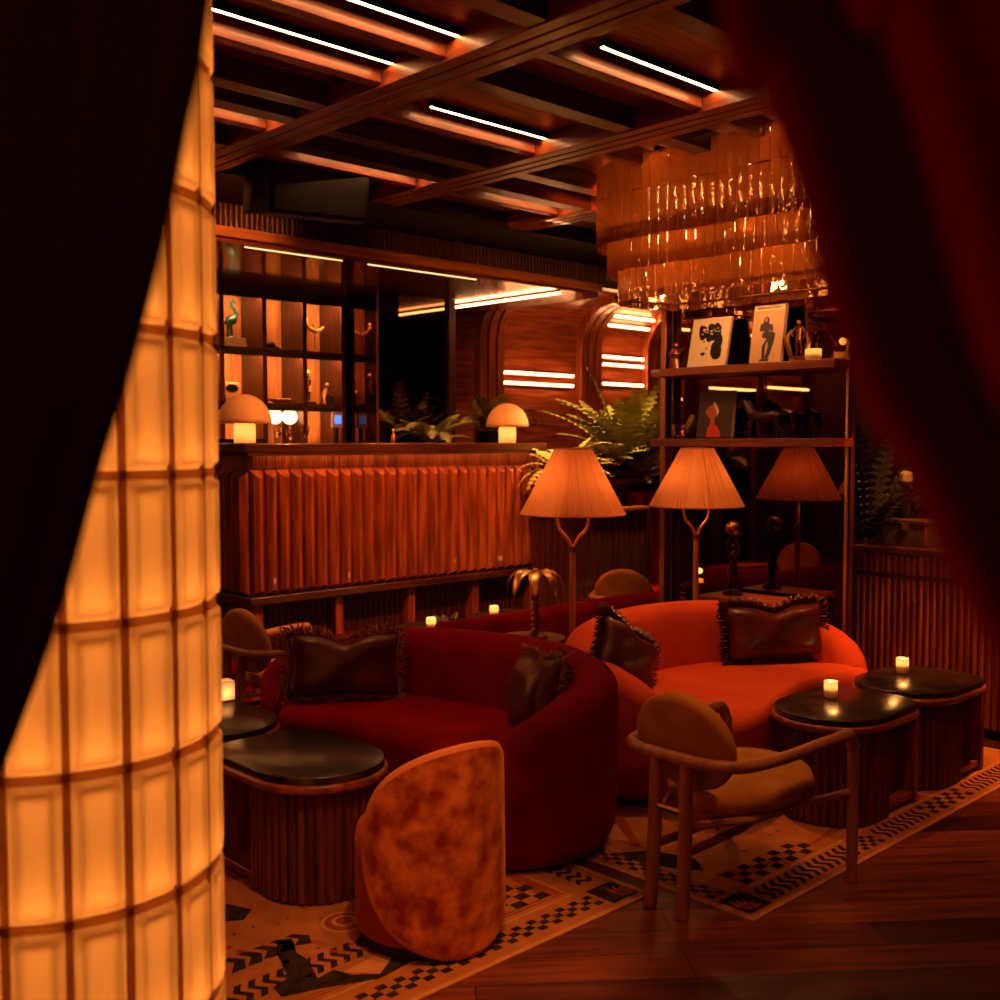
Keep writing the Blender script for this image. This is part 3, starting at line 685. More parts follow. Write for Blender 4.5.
# ------------------------------------------------------------------ sofas
def make_sofa(name, label, outer, heights, front, mat, th=.17, seat=.42, N=64):
    ox = [p[0] for p in outer]; oy = [p[1] for p in outer]
    t = thing(name, label, 'sofa', ((min(ox) + max(ox)) / 2, (min(oy) + max(oy)) / 2, 0))
    O = spline(outer, N); Hh = [v.x for v in spline([(h, 0) for h in heights], N)]
    nr = []
    for i in range(N + 1):
        d = (O[min(i + 1, N)] - O[max(i - 1, 0)]).normalized(); nr.append(Vector((d.y, -d.x)))     # inward = right of travel
    vs = []; fs = []; K = 0
    for i in range(N + 1):
        e = min(i, N - i) / 5.0; tp = math.sqrt(max(0.02, 1 - (1 - min(e, 1)) ** 2)); tt = th * (.25 + .75 * tp); h = Hh[i] - .10 * (1 - tp)
        base = O[i] + nr[i] * (th - tt) * .5
        bulge = .03
        pr = [(0.035, .03), (0, .10), (-bulge * .4, .3), (-bulge * .5, h - .2), (-.01, h - .075)] + [(tt * .5 - (tt * .5 + .01) * math.cos(a), h - .085 + .085 * math.sin(a)) for a in [PI * k / 8 for k in range(1, 8)]] + [(tt + .012, h - .10), (tt + .025, h - .2), (tt + .03, .32), (tt, .06)]
        K = len(pr)
        for (o_, z) in pr: q = base + nr[i] * o_; vs.append((q.x, q.y, max(z, .012)))
    for i in range(N):
        for k in range(K): j = (k + 1) % K; fs.append((i * K + k, i * K + j, i * K + K + j, i * K + K + k))
    fs.append(list(range(K))); fs.append([N * K + k for k in range(K)][::-1])
    MB().add(vs, fs).build('backrest', mat, t, sharp=80)
    fr = [Vector(p) for p in spline(front, N)]
    vs = []; fs = []; lo, hi = 1, N - 1; K = 0
    for i in range(lo, hi + 1):
        a = O[i] + nr[i] * (th * .72); f = fr[int(round((i - lo) / (hi - lo) * N))]; d = (f - a); L = d.length; d = d / L
        pr = [(0, .012), (0, seat - .02)] + [((L - .06) * k / 6, seat + .012 * math.sin(PI * k / 6)) for k in range(7)] + [(L - .06 + .06 * math.sin(q), seat - .06 + .06 * math.cos(q)) for q in [PI / 2 * k / 5 for k in range(1, 6)]] + [(L - .012, .16), (L - .03, .012)]
        K = len(pr)
        for (o_, z) in pr: q = a + d * o_; vs.append((q.x, q.y, z))
    n_ = hi - lo
    for i in range(n_):
        for k in range(K): j = (k + 1) % K; fs.append((i * K + k, i * K + j, i * K + K + j, i * K + K + k))
    fs.append(list(range(K))); fs.append([n_ * K + k for k in range(K)][::-1])
    MB().add(vs, fs).build('seat', mat, t, sharp=80)
    return t
make_sofa('curved_sofa', 'deep crimson velvet curved sofa left of centre', [(2.31, 3.86), (2.47, 4.01), (2.82, 3.95), (3.05, 3.64), (3.16, 3.27), (3.17, 2.94), (3.115, 2.67), (2.945, 2.51), (2.7, 2.50), (2.45, 2.62)],
          [.54, .60, .67, .70, .71, .71, .69, .66, .58, .48], [(2.33, 3.76), (2.39, 3.60), (2.45, 3.40), (2.47, 3.2), (2.46, 3.0), (2.45, 2.86), (2.44, 2.74)], 'crimson_velvet')
make_sofa('curved_sofa', 'bright scarlet velvet curved sofa under the chandelier on the right', [(3.44, 2.66), (3.34, 2.92), (3.41, 3.17), (3.68, 3.30), (4.15, 3.35), (4.57, 3.22), (4.84, 2.96), (4.94, 2.70), (4.92, 2.52)],
          [.48, .58, .66, .71, .72, .71, .67, .58, .48], [(3.45, 2.56), (3.47, 2.42), (3.55, 2.36), (3.75, 2.38), (4.05, 2.49), (4.4, 2.56), (4.85, 2.50)], 'scarlet_velvet')
t = thing('bench_sofa', 'straight crimson sofa seen from behind between the two curved sofas', 'sofa', (4.25, 4.1, 0))
MB().prism([(3.42, 3.92), (5.0, 3.92), (5.05, 4.0), (5.0, 4.07), (3.42, 4.07), (3.37, 4.0)], .06, .62, inset=.05, steps=5).build('backrest', 'crimson_velvet', t, sharp=80)
MB().box(3.4, 5.02, 4.07, 4.42, .06, .40).build('seat', 'crimson_velvet', t, bev=.03)
MB().box(3.45, 4.97, 3.98, 4.38, 0, .06).build('plinth', 'black_paint', t)
tag(MB().prism([(2.3, 5.0), (2.95, 5.0), (2.95, 5.4), (2.3, 5.4)], 0, .46, inset=.04, steps=4).build('upholstered_bench', 'crimson_velvet'), 'low red upholstered bench behind the left armchair, beside the glass column edge', 'bench')

# ------------------------------------------------------------------ cushions
def cushion(name, label, c, w, h, th, normal, roll=0, dip=0, frill='fringe', seed=1, tilt=.2):
    rr = random.Random(seed); t = thing(name, label, 'cushion', (c[0], c[1], c[2] - h / 2), None)
    nn = Vector((normal[0], normal[1], 0)).normalized(); rx = Vector((-nn.y, nn.x, 0)); up = Vector((0, 0, 1))
    B = Matrix((rx, up, nn)).transposed().to_4x4()
    M = Matrix.Translation(c) @ B @ Matrix.Rotation(-tilt, 4, 'X') @ Matrix.Rotation(roll, 4, 'Z')
    def shape(a, b, sg):
        x = a * 2 - 1; y = b * 2 - 1
        pin = 1 - .07 * (1 - abs(y)) ** 1 * abs(x) ** 4; piny = 1 - .09 * (1 - abs(x)) * abs(y) ** 4
        X = x * w / 2 * pin; Yy = y * h / 2 * piny
        if y > 0: Yy -= dip * h * y * math.exp(-(x / .28) ** 2)
        z = th / 2 * ((1 - x ** 4) * (1 - y ** 4)) ** .55 * (1 + .10 * math.sin(5 * x + seed) * math.cos(4 * y))
        return Vector((X, Yy, sg * z))
    mb = MB(); mb.grid(lambda a, b: shape(a, b, 1), 22, 14); mb.grid(lambda a, b: shape(a, b, -1), 22, 14); mb.xf(M)
    mb.build('pad', 'brown_satin', t, sharp=120)
    mb = MB(); edge = []
    for i in range(60): edge.append(shape(i / 60, 1, 0))
    for i in range(36): edge.append(shape(1, 1 - i / 36, 0))
    for i in range(60): edge.append(shape(1 - i / 60, 0, 0))
    for i in range(36): edge.append(shape(0, i / 36, 0))
    ne = len(edge)
    if frill == 'fringe':
        mb.tube([e for e in edge] + [edge[0]], .006, 6)
        for i in range(ne):
            e = edge[i]; o = Vector((e.x / w * 2, e.y / h * 2, 0)); o = Vector((o.x if abs(o.x) > .93 else o.x * .15, o.y if abs(o.y) > .8 else o.y * .15, 0)).normalized()
            for k in range(2):
                L = rr.uniform(.020, .045); q = e + Vector((rr.uniform(-.006, .006), rr.uniform(-.006, .006), rr.uniform(-.008, .008)))
                mb.tube([q, q + o * L * .5 + Vector((rr.uniform(-.01, .01), rr.uniform(-.01, .01), rr.uniform(-.012, .012))), q + o * L + Vector((rr.uniform(-.014, .014), rr.uniform(-.018, .01), rr.uniform(-.02, .02)))], [.0035, .004, .002], 4)
        mb.xf(M); mb.build('fringe', 'fringe_thread', t)
    else:
        m2 = ne * 2; vs = []; fs = []
        for i in range(m2):
            e = edge[(i // 2) % ne]; e2 = edge[((i + 1) // 2) % ne]; e = (e + e2) / 2
            o = Vector((e.x / w * 2, e.y / h * 2, 0)); o = Vector((o.x if abs(o.x) > .93 else o.x * .15, o.y if abs(o.y) > .8 else o.y * .15, 0)).normalized(); L = .042 + .008 * math.sin(i * .7)
            vs += [e, e + o * L * .5 + Vector((0, 0, .012 * math.sin(i * 1.45))), e + o * L + Vector((0, 0, .022 * math.sin(i * 1.45)))]
        for i in range(m2):
            j = (i + 1) % m2
            for k in range(2): fs.append((i * 3 + k, j * 3 + k, j * 3 + k + 1, i * 3 + k + 1))
        mb.add(vs, fs); mb.xf(M); mb.build('ruffle', 'brown_satin', t, solid=.003)
    return t
cushion('fringed_cushion', 'large brown cushion with shaggy fringe at the left end of the crimson sofa', (2.61, 3.69, .575), .47, .27, .13, (-.55, -.84), roll=-.02, dip=.13, seed=2)
cushion('fringed_cushion', 'round-looking brown cushion inside the right arm of the crimson sofa', (2.88, 2.81, .555), .36, .29, .19, (-.88, .38), roll=.12, dip=.05, seed=5)
cushion('ruffled_cushion', 'brown satin cushion in the left corner of the scarlet sofa', (3.60, 2.99, .57), .38, .25, .16, (.1, -.99), roll=-.55, dip=.04, frill='ruffle', seed=7)
cushion('ruffled_cushion', 'wide dark ruffled cushion at the right of the scarlet sofa', (4.59, 2.87, .58), .50, .26, .14, (-.55, -.83), roll=.02, dip=.12, frill='ruffle', seed=9)

# ------------------------------------------------------------------ coffee tables
def make_table():
    t = thing('coffee_table', '', 'coffee table', (0, 0, 0), 'fluted coffee tables with black tops')
    hw, hl = .24, .32
    def out(d):
        a = hw + d; p = [(-hl + hw - a * math.sin(PI * k / 16), -a * math.cos(PI * k / 16)) for k in range(17)][::-1]   # left round end, from +y to -y
        r = .17; rr_ = r + d
        q = [(hl - r + rr_ * math.cos(-PI / 2 + PI / 2 * k / 8), -hw + r + rr_ * math.sin(-PI / 2 + PI / 2 * k / 8)) for k in range(9)]
        q2 = [(hl - r + rr_ * math.cos(PI / 2 * k / 8), hw - r + rr_ * math.sin(PI / 2 * k / 8)) for k in range(9)]
        return p + q + q2
    MB().prism(out(-.012), .405, .43, inset=.004, steps=2).build('marble_top', 'black_marble', t, sharp=60)
    MB().prism(out(0), .375, .405, inset=.012, steps=4, both=True).build('rim', 'walnut_x', t, sharp=60)
    b = MB(); rr_ = hw - .045; cx = -hl + hw - .0
    poly = [(cx - rr_ * math.sin(PI * k / 16), -rr_ * math.cos(PI * k / 16)) for k in range(17)][::-1] + [(cx + .10, -rr_), (cx + .10, rr_)]
    b.prism(poly, .0, .375)
    nf = 20
    for k in range(nf):
        a = PI / 2 + PI * (k + .5) / nf; b.lathe([(.0001, .012), (.0142, .012), (.0142, .374), (.0001, .374)], (cx + (rr_) * math.cos(a), rr_ * math.sin(a), 0), 8)
    for sgn in (-1, 1):
        for k in range(4): b.lathe([(.0001, .012), (.0115, .012), (.0115, .374), (.0001, .374)], (cx + .0125 + k * .025, sgn * rr_, 0), 8)
    b.build('fluted_drum', 'umber_z', t)
    MB().box(cx + .10, hl - .04, -rr_ + .01, rr_ - .01, .02, .05).build('bottom_shelf', 'walnut_x', t, bev=.003)
    b = MB(); b.box(hl - .075, hl - .035, -rr_, rr_, 0, .375); b.build('end_panel', 'walnut_z', t, bev=.008)
    return t
ct = make_table()
ct['label'] = 'fluted table with black round-ended top in front of the scarlet sofa, nearer the armchair'
ct.location = (4.03, 2.20, .006)
dup(ct, (4.69, 2.20, .006), 0, 'fluted table with black top at the far right beside the ribbed sideboard')
dup(ct, (2.04, 3.12, .006), PI / 2, 'fluted table with black top in front of the crimson sofa, behind the tub chair')
dup(ct, (2.04, 3.80, .006), PI / 2, 'fluted table with black top half hidden by the glass block column')
dup(ct, (3.98, 4.78, 0), 0, 'low table with a lit candle before the bar, the left one')
dup(ct, (4.68, 4.78, 0), 0, 'low table with a lit candle before the bar, the right one by the palm ornament')
# candles
cg = tumbler((4.08, 2.28, .436), .028, .072, 'lit glass candle on the table in front of the scarlet sofa', group='lit candles on the tables')
for loc, lab in (((4.76, 2.30, .436), 'lit glass candle on the table by the ribbed sideboard'), ((3.95, 4.72, .43), 'lit glass candle behind the crimson sofa, left of the palm ornament'), ((4.52, 4.80, .43), 'lit glass candle just left of the palm ornament leaves')):
    dup(cg, loc, 0, lab)
for x, y, z in ((4.08, 2.27, .55), (4.76, 2.30, .55), (3.95, 4.72, .56), (4.52, 4.80, .56), (5.08, 2.975, 2.05)):
    l = bpy.data.lights.new('candle_glow', 'POINT'); l.energy = .55; l.color = (1, .42, .1); l.shadow_soft_size = .02
    o = bpy.data.objects.new('candle_glow', l); COL.objects.link(o); o.location = (x, y, z)
t = thing('votive_lantern', 'brightly lit square glass votive on the table beside the glass column', 'candle', (2.12, 3.98, .436))
MB().box(2.185, 2.255, 3.96, 4.02, .436, .442).build('base', 'brass', t)
mb = MB(); mb.box(2.185, 2.255, 3.96, 4.02, .442, .52); mb.build('glass_shade', 'bulb_glass', t)
MB().lathe([(.0001, 0), (.012, .0), (.01, .03), (.0001, .05)], (2.22, 3.99, .45), 10).build('flame', 'bulb_light', t)
t = thing('table_centrepiece', 'dark leafy centrepiece lying on the low table before the bar', 'centrepiece', (4.1, 4.7, .43))
mb = MB(); rr = random.Random(4)
for k in range(26): frond(mb, (4.03 + .16 * rr.random(), 4.68 + .1 * rr.random(), .43), (rr.uniform(-1, 1), rr.uniform(-1, 1), rr.uniform(.1, .9)), .12, .8, .025, 5)
mb.build('leaves', 'dark_leaf', t, smooth=False, weld=False)

# ------------------------------------------------------------------ armchairs
def make_chair():
    t = thing('armchair', '', 'armchair', (0, 0, 0), 'timber armchairs with round mustard backs')
    zr = .50
    rail = [(.62, .262, zr - .02), (.612, .264, zr + .003), (.58, .266, zr + .012), (.45, .262, zr + .01), (.25, .25, zr), (.10, .232, zr - .002), (.03, .20, zr), (-.005, .14, zr), (-.012, .06, zr)]
    pts = [(.635, .262, .0), (.635, .262, .42)] + [(.634, .262, .46)] + rail[1:]
    full = pts + [(x, -y, z) for x, y, z in pts[::-1]]
    rail_pts = [(.634, .262, .455)] + rail[1:]
    railf = rail_pts + [(x, -y, z) for x, y, z in rail_pts[::-1]]
    MB().tube([tuple(v) for v in spline(railf, 90)], .0205, 12).build('arm_rail', 'oak_x', t, sharp=80)
    for y in (.262, -.262): MB().tube([(.637, y, 0), (.636, y, .25), (.634, y, .47)], [.019, .021, .0205], 12).build('front_leg', 'oak_z', t)
    for y in (.062, -.062): MB().tube([(-.03, y * 1.05, 0), (-.015, y, .25), (-.010, y, zr)], [.021, .023, .021], 12).build('rear_leg', 'oak_z', t)
    MB().tube([(-.02, -.062, .335), (-.02, .062, .335)], .006, 8).build('spacer_bar', 'brass', t)
    for y in (.14, -.14): MB().tube([(-.01, y * .5, .29), (.2, y * 1.2, .29), (.5, y * 1.55, .30), (.63, y * 1.85, .31)], .014, 8).build('seat_rail', 'oak_x', t)
    for y in (.0,): MB().tube([(-.015, .06, .20), (.3, .05, .205), (.45, .02, .21)], .014, 8).build('stretcher', 'oak_x', t); MB().tube([(-.015, -.06, .20), (.3, -.05, .205), (.45, -.02, .21)], .014, 8).build('stretcher', 'oak_x', t)
    MB().box(.42, .47, -.03, .03, .19, .30).build('stretcher_block', 'oak_z', t, bev=.004)
    b = MB()
    prof = [(.0001, -.052), (.55, -.052), (.80, -.045), (.94, -.025), (1.0, .005), (.96, .032), (.80, .048), (.5, .056), (.0001, .058)]
    b.lathe(prof, (0, 0, 0), 40)
    for i, v in enumerate(b.v):
        x, y = v.x, v.y; b.v[i] = Vector((.345 + x * .265, y * (.235 + .02 * x), .345 + v.z + .018 * x))
    b.build('seat', 'mustard_velvet', t, sharp=80)
    b = MB(); prof = [(.0001, -.022), (.85, -.022), (.96, -.015), (1.0, 0), (.97, .022), (.85, .032), (.0001, .040)]
    b.lathe(prof, (0, 0, 0), 44)
    Mx = Matrix.Translation((.055, 0, .535)) @ Matrix.Rotation(math.radians(-13), 4, 'Y') @ Matrix.Rotation(PI / 2, 4, 'Y')
    for i, v in enumerate(b.v): b.v[i] = Mx @ Vector((v.x * .165, v.y * .195, v.z))
    b.build('backrest', 'mustard_velvet', t, sharp=80)
    return t
ac = make_chair()
ac['label'] = 'timber armchair with mustard seat and round back in the right foreground'
ac.location = (2.745, 2.08, .004); ac.rotation_euler = (0, 0, math.radians(-2))
dup(ac, (2.65, 4.64, 0), math.radians(2), 'timber armchair with round mustard back at the left behind the crimson sofa')
dup(ac, (5.28, 4.42, 0), math.radians(25), 'shadowed armchair with round back in front of the dark booth panel')

# ------------------------------------------------------------------ tub chair
tx, ty = 2.075, 2.505
t = thing('tub_chair', 'low round tub chair with orange velvet back, sheen painted in as blotches, in the foreground', 'chair', (tx, ty, 0))
MB().lathe([(.0001, .035), (.20, .035), (.217, .05), (.219, .30), (.21, .345), (.18, .375), (.1, .39), (.0001, .392)], (tx, ty, .0), 48).build('seat', 'rust_velvet', t, sharp=60)
MB().lathe([(.0001, .006), (.205, .006), (.205, .036), (.0001, .036)], (tx, ty, 0), 48).build('plinth', 'black_paint', t)
cA = -PI / 2 - math.radians(8)
def shell(rad, zb=.325, zh=.298, ext=math.radians(83)):
    def fn(u, v):
        r = v; a = 2 * PI * u
        da = ext * r * math.cos(a); dz = zh * r * math.sin(a)
        sp = 1.0
        # squarer towards the bottom
        flare = rad - .004 * (dz / zh)
        return Vector((tx + flare * math.cos(cA + da), ty + flare * math.sin(cA + da), zb + dz))
    return fn
r0, r1 = .220, .240
mb = MB(); NU = 72
fo = shell(r1); fi = shell(r0)
mb.grid(fo, NU, 14, closed_u=True); mb.grid(fi, NU, 14, closed_u=True)
mb.build('back_shell', 'sheen_velvet', t, sharp=80)
mb = MB(); k0 = shell(r0); k1 = shell(r1)
def edge(u, v):
    a = k0(u, 1); b = k1(u, 1); c = (a + b) / 2; out = shell((r0 + r1) / 2)(u, 1.05) - shell((r0 + r1) / 2)(u, 1)
    s = math.sin(PI * v); return a + (b - a) * v + out.normalized() * s * .017
mb.grid(edge, NU, 6, closed_u=True); mb.build('edge_welt', 'piping_fabric', t, sharp=80)

# ------------------------------------------------------------------ floor lamps
def make_lamp():
    t = thing('floor_lamp', '', 'floor lamp', (0, 0, 0), 'floor lamps with pleated cone shades')
    MB().lathe([(.0001, 0), (.095, 0), (.095, .012), (.03, .02), (.0001, .02)], (0, 0, 0), 28).build('base', 'bronze', t)
    MB().tube([(0, 0, .015), (0, 0, 1.0)], .0155, 14).build('pole', 'copper_pole', t)
    MB().lathe([(.0001, .985), (.021, .985), (.021, 1.012), (.0001, 1.012)], (0, 0, 0), 14).build('collar', 'bronze', t)
    for s in (-1, 1):
        pts = spline([(0, 0, 1.0), (s * .018, -s * .019, 1.05), (s * .046, -s * .048, 1.10), (s * .052, -s * .055, 1.17), (s * .05, -s * .05, 1.23)], 16)
        b = MB().tube([tuple(p) for p in pts], .0085, 10).build('fork_arm', 'brass', t)
        x, y = s * .05, -s * .05
        MB().lathe([(.0001, 1.235), (.014, 1.235), (.014, 1.255), (.030, 1.29), (.024, 1.32), (.0001, 1.33)], (x, y, 0), 14).build('bulb', 'bulb_light', t)
    b = MB(); n_ = 132; vs = []; fs = []; rr = random.Random(3)
    rows = 6
    tw = [rr.uniform(-.03, .03) for _ in range(n_)]; off = [rr.uniform(-.004, .004) + (.003 if i % 2 else -.003) for i in range(n_)]
    for j in range(rows + 1):
        f = j / rows; r_ = .248 + (.085 - .248) * f; z = 1.165 + .308 * f
        for i in range(n_):
            a = 2 * PI * i / n_ + tw[i] * f * .6; q = r_ + off[i] * (1 - .35 * f); vs.append((q * math.cos(a), q * math.sin(a), z))
    for j in range(rows):
        for i in range(n_): k = (i + 1) % n_; fs.append((j * n_ + i, j * n_ + k, j * n_ + n_ + k, j * n_ + n_ + i))
    LS = b.add(vs, fs).build('lamp_shade', 'raffia_shade', t, sharp=30)
    b = MB(); b.tube([(.247 * math.cos(2 * PI * i / 48), .247 * math.sin(2 * PI * i / 48), 1.166) for i in range(49)], .004, 6); b.build('shade_ring', 'piping_fabric', LS); b = MB(); b.tube([(.085 * math.cos(2 * PI * i / 32), .085 * math.sin(2 * PI * i / 32), 1.472) for i in range(33)], .004, 6)
    b.build('shade_ring', 'piping_fabric', LS)
    return t
fl_ = make_lamp(); fl_['label'] = 'floor lamp with a pleated cone shade, the left one beside the bar end'
fl_.location = (3.76, 3.45, 0)
dup(fl_, (4.73, 3.445, 0), math.radians(20), 'floor lamp with a pleated cone shade, the right one before the mirrored shelves')

# ------------------------------------------------------------------ palm ornament on side table
t = thing('side_table', 'small round side table behind the crimson sofa under the palm ornament', 'side table', (3.61, 3.575, 0))
MB().lathe([(.0001, .552), (.16, .552), (.165, .56), (.165, .575), (.16, .582), (.0001, .582)], (3.61, 3.575, 0), 36).build('top', 'walnut_x', t)
MB().tube([(3.61, 3.575, 0.01), (3.61, 3.575, .555)], .018, 12).build('column', 'bronze', t)
MB().lathe([(.0001, 0), (.12, 0), (.12, .012), (.02, .02), (.0001, .02)], (3.61, 3.575, 0), 28).build('foot', 'bronze', t)
px_, py_ = 3.615, 3.555
t = thing('palm_ornament', 'gold palm tree ornament with drooping metal leaves behind the crimson sofa', 'ornament', (px_, py_, .582))
mb = MB(); prof = [(.0001, 0), (.06, 0), (.06, .01), (.022, .02)]
for k in range(9): prof += [(.016, .025 + k * .026), (.0215, .035 + k * .026), (.016, .045 + k * .026)]
prof += [(.013, .29), (.0001, .30)]
mb.lathe(prof, (px_, py_, .582), 16); mb.build('trunk', 'bronze', t)
for k in range(8):
    a = math.radians(-136) + 2 * PI * k / 8; L = .15
    def leaf(u, v, a=a):
        s = u; r_ = .012 + .125 * math.sin(s * 1.5); z = .582 + .30 + .045 * math.sin(s * PI * .75) - .135 * s ** 2.2
        wd = .030 * math.sin(PI * min(1, .08 + s * .92)) ** .7; off = (v * 2 - 1) * wd; dn = -.35 * abs(v * 2 - 1) * wd
        return Vector((px_ + r_ * math.cos(a) - off * math.sin(a), py_ + r_ * math.sin(a) + off * math.cos(a), z + dn))
    MB().grid(leaf, 12, 4).build('leaf', 'brass', t, solid=.003, sharp=80)
mb = MB(); mb.ball((px_, py_, .582 + .315), .016, 10); mb.build('finial', 'brass', t)

# ------------------------------------------------------------------ glass block column
CX, CYc, CR = .793, 2.042, .295
t = thing('glass_block_column', 'glowing round column of amber glass blocks in the left foreground', 'column', (CX, CYc, 0))
NC, BH, Z0 = 18, .25, 1.445
ph = math.radians(30)
zrows = [Z0 + BH * k for k in range(-6, 7)]
zrows = [0.0] + [z for z in zrows if .05 < z < 2.95] + [3.0]
mb = MB()
for zi in range(len(zrows) - 1):
    za, zb = zrows[zi] + .007, zrows[zi + 1] - .007
    for c in range(NC):
        a0 = ph + 2 * PI * c / NC + .022; a1 = ph + 2 * PI * (c + 1) / NC - .022
        def blk(u, v):
            e = min(u, 1 - u, (v if v < .5 else 1 - v) * 2.2); d = .014 * min(1, max(0, e) * 9) ** .5
            e2 = max(0, min(1, (min(u, 1 - u) - .16) * 14, (min(v, 1 - v) * 2.2 - .16) * 14)); d += -.007 * e2
            a = a0 + (a1 - a0) * u; rr_ = CR - .012 + d; return Vector((CX + rr_ * math.cos(a), CYc + rr_ * math.sin(a), za + (zb - za) * v))
        mb.grid(blk, 14, 18)
mb.build('glass_blocks', 'glass_block', t, sharp=70)
mb = MB()
for z in zrows[1:-1]: mb.lathe([(CR - .03, z - .008), (CR - .006, z - .008), (CR - .006, z + .008), (CR - .03, z + .008), (CR - .03, z - .008)], (CX, CYc, 0), 72)
for c in range(NC):
    a = ph + 2 * PI * c / NC; d = .0068 / CR
    pr = [(CX + r_ * math.cos(q), CYc + r_ * math.sin(q)) for r_, q in ((CR - .03, a - d), (CR - .006, a - d), (CR - .006, a + d), (CR - .03, a + d))]
    mb.prism(pr, 0, 3.0)
mb.build('mortar_grid', 'mortar', t)
MB().lathe([(.0001, .02), (.12, .02), (.12, 2.98), (.0001, 2.98)], (CX, CYc, 0), 32).build('light_core', 'column_light', t)
mb = MB()
for z in zrows[1:-1]: mb.lathe([(.24, z + .010), (.254, z + .010), (.254, z + .018), (.24, z + .018), (.24, z + .010)], (CX, CYc, 0), 48)
mb.build('added_glow_ring', 'column_glow', t)  # unseen rings added for the glow low in each block

# ------------------------------------------------------------------ curtains
t = thing('curtain_rail', 'dark rail above the doorway carrying both curtains', 'curtain rail', (.34, .6, 2.62))
MB().tube([(.34, -1.3, 2.62), (.34, 2.4, 2.62)], .018, 12).build('rod', 'gunmetal', t)
for y in (-1.3, 2.4): MB().ball((.34, y, 2.62), .03, 12).build('finial', 'gunmetal', t)
def curtain(name, label, inner, outer_y, folds, sgn, phase, hem=0):
    """inner: (z, y) of the free edge; pleats fan from the rail to the gathered side"""
    zs = [p[0] for p in inner]
    SP = spline([(p[1], p[0]) for p in inner], 60)
    def fn(u, v):
        p = SP[min(60, int(round(v * 60)))]
        yi, z = p.x, p.y
        yo = outer_y + sgn * .05 * (1 - v)
        y = yi + (yo - yi) * u
        amp = .016 + .012 * u
        x = .36 + amp * math.sin(2 * PI * folds * (u ** .8) + phase) + .006 * math.sin(2 * PI * folds * 2.3 * u + 1)
        x += hem * max(0, 1 - u / .07) ** 1.6
        return Vector((x, y, z))
    mb = MB(); mb.grid(fn, 150, 60)
    o = mb.build(name, 'curtain_velvet', solid=.006, sharp=120)
    return tag(o, label, 'curtain', 'pair of drawn back velvet curtains')
K = .36 / .42
def sc(L, k=K): return [(1.5 + (z - 1.5) * k, y * k) for y, z in L]
curtain('velvet_curtain', 'dark velvet curtain sweeping down the left edge in front of the glass column', [(2.6, .35)] + [(2.2, .52)] + sc([(0.76, 1.84), (0.80, 1.75), (0.84, 1.67), (0.91, 1.56), (0.98, 1.47), (1.1, 1.3), (1.26, 1.13)]) + [(1.05, 1.22), (.9, 1.4)], 1.75, 6, 1, 3.46)
curtain('velvet_curtain', 'dark velvet curtain sweeping down the right side of the doorway', [(2.6, .42), (2.1, .335)] + sc([(0.29, 1.7), (0.27, 1.66), (0.25, 1.61), (0.235, 1.56), (0.22, 1.52), (0.2, 1.49), (0.18, 1.45), (0.16, 1.42)], .405 / .42) + [(1.34, .08), (1.2, -.05), (1.0, -.2)], -.65, 7, -1, 3.46, .045)

# ------------------------------------------------------------------ sideboard and things on it
t = thing('ribbed_sideboard', 'tall ribbed timber sideboard at the right edge beyond the tables', 'sideboard', (5.75, 1.9, 0))
MB().box(5.50, 6.03, .6, 2.97, .905, .94).build('top', 'dark_walnut_y', t, bev=.004)
mb = MB(); mb.box(5.53, 6.02, .62, 2.95, .80, .905); flutes(mb, (5.53, 2.95), (5.53, .62), .80, .90, .036, .017); mb.build('drawer_front', 'walnut_z', t)
MB().box(5.515, 6.02, .62, 2.95, .775, .80).build('rail', 'dark_walnut_y', t, bev=.002)
mb = MB(); mb.box(5.53, 6.02, .62, 2.95, .05, .775); flutes(mb, (5.53, 2.95), (5.53, .62), .05, .775, .036, .017); mb.build('door_front', 'walnut_z', t)
MB().box(5.57, 6.0, .62, 2.93, 0, .05).build('plinth', 'black_paint', t)
t = thing('storage_box', 'brown leather box on the sideboard beneath the decanter', 'box', (5.72, 2.72, .94))
MB().box(5.62, 5.86, 2.60, 2.84, .94, 1.055).build('body', 'leather_box', t, bev=.006)
MB().box(5.615, 5.865, 2.595, 2.845, 1.058, 1.085).build('lid', 'leather_box', t, bev=.006)
MB().box(5.608, 5.616, 2.69, 2.73, 1.03, 1.07).build('clasp', 'brass', t)
t = thing('decanter', 'tall dark decanter with a crystal stopper on the leather box', 'decanter', (5.74, 2.77, 1.085))
MB().lathe([(.0001, 0), (.04, 0), (.045, .03), (.03, .09), (.016, .13), (.014, .17), (.024, .18), (.0001, .18)], (5.74, 2.77, 1.085), 20).build('bottle', 'black_plastic', t)
mb = MB(); mb.lathe([(.0001, .18), (.012, .18), (.014, .195), (.034, .205), (.036, .245), (.026, .26), (.0001, .262)], (5.74, 2.77, 1.085), 8); mb.build('stopper', 'paper_cream', t, smooth=False)
t = thing('round_vase', 'dark round vase standing on the sideboard behind the decanter', 'vase', (5.9, 2.93, .94))
MB().lathe([(.0001, 0), (.06, 0), (.11, .08), (.12, .16), (.08, .24), (.04, .27), (.05, .3), (.04, .3)], (5.9, 2.8, .94), 24).build('body', 'black_plastic', t)

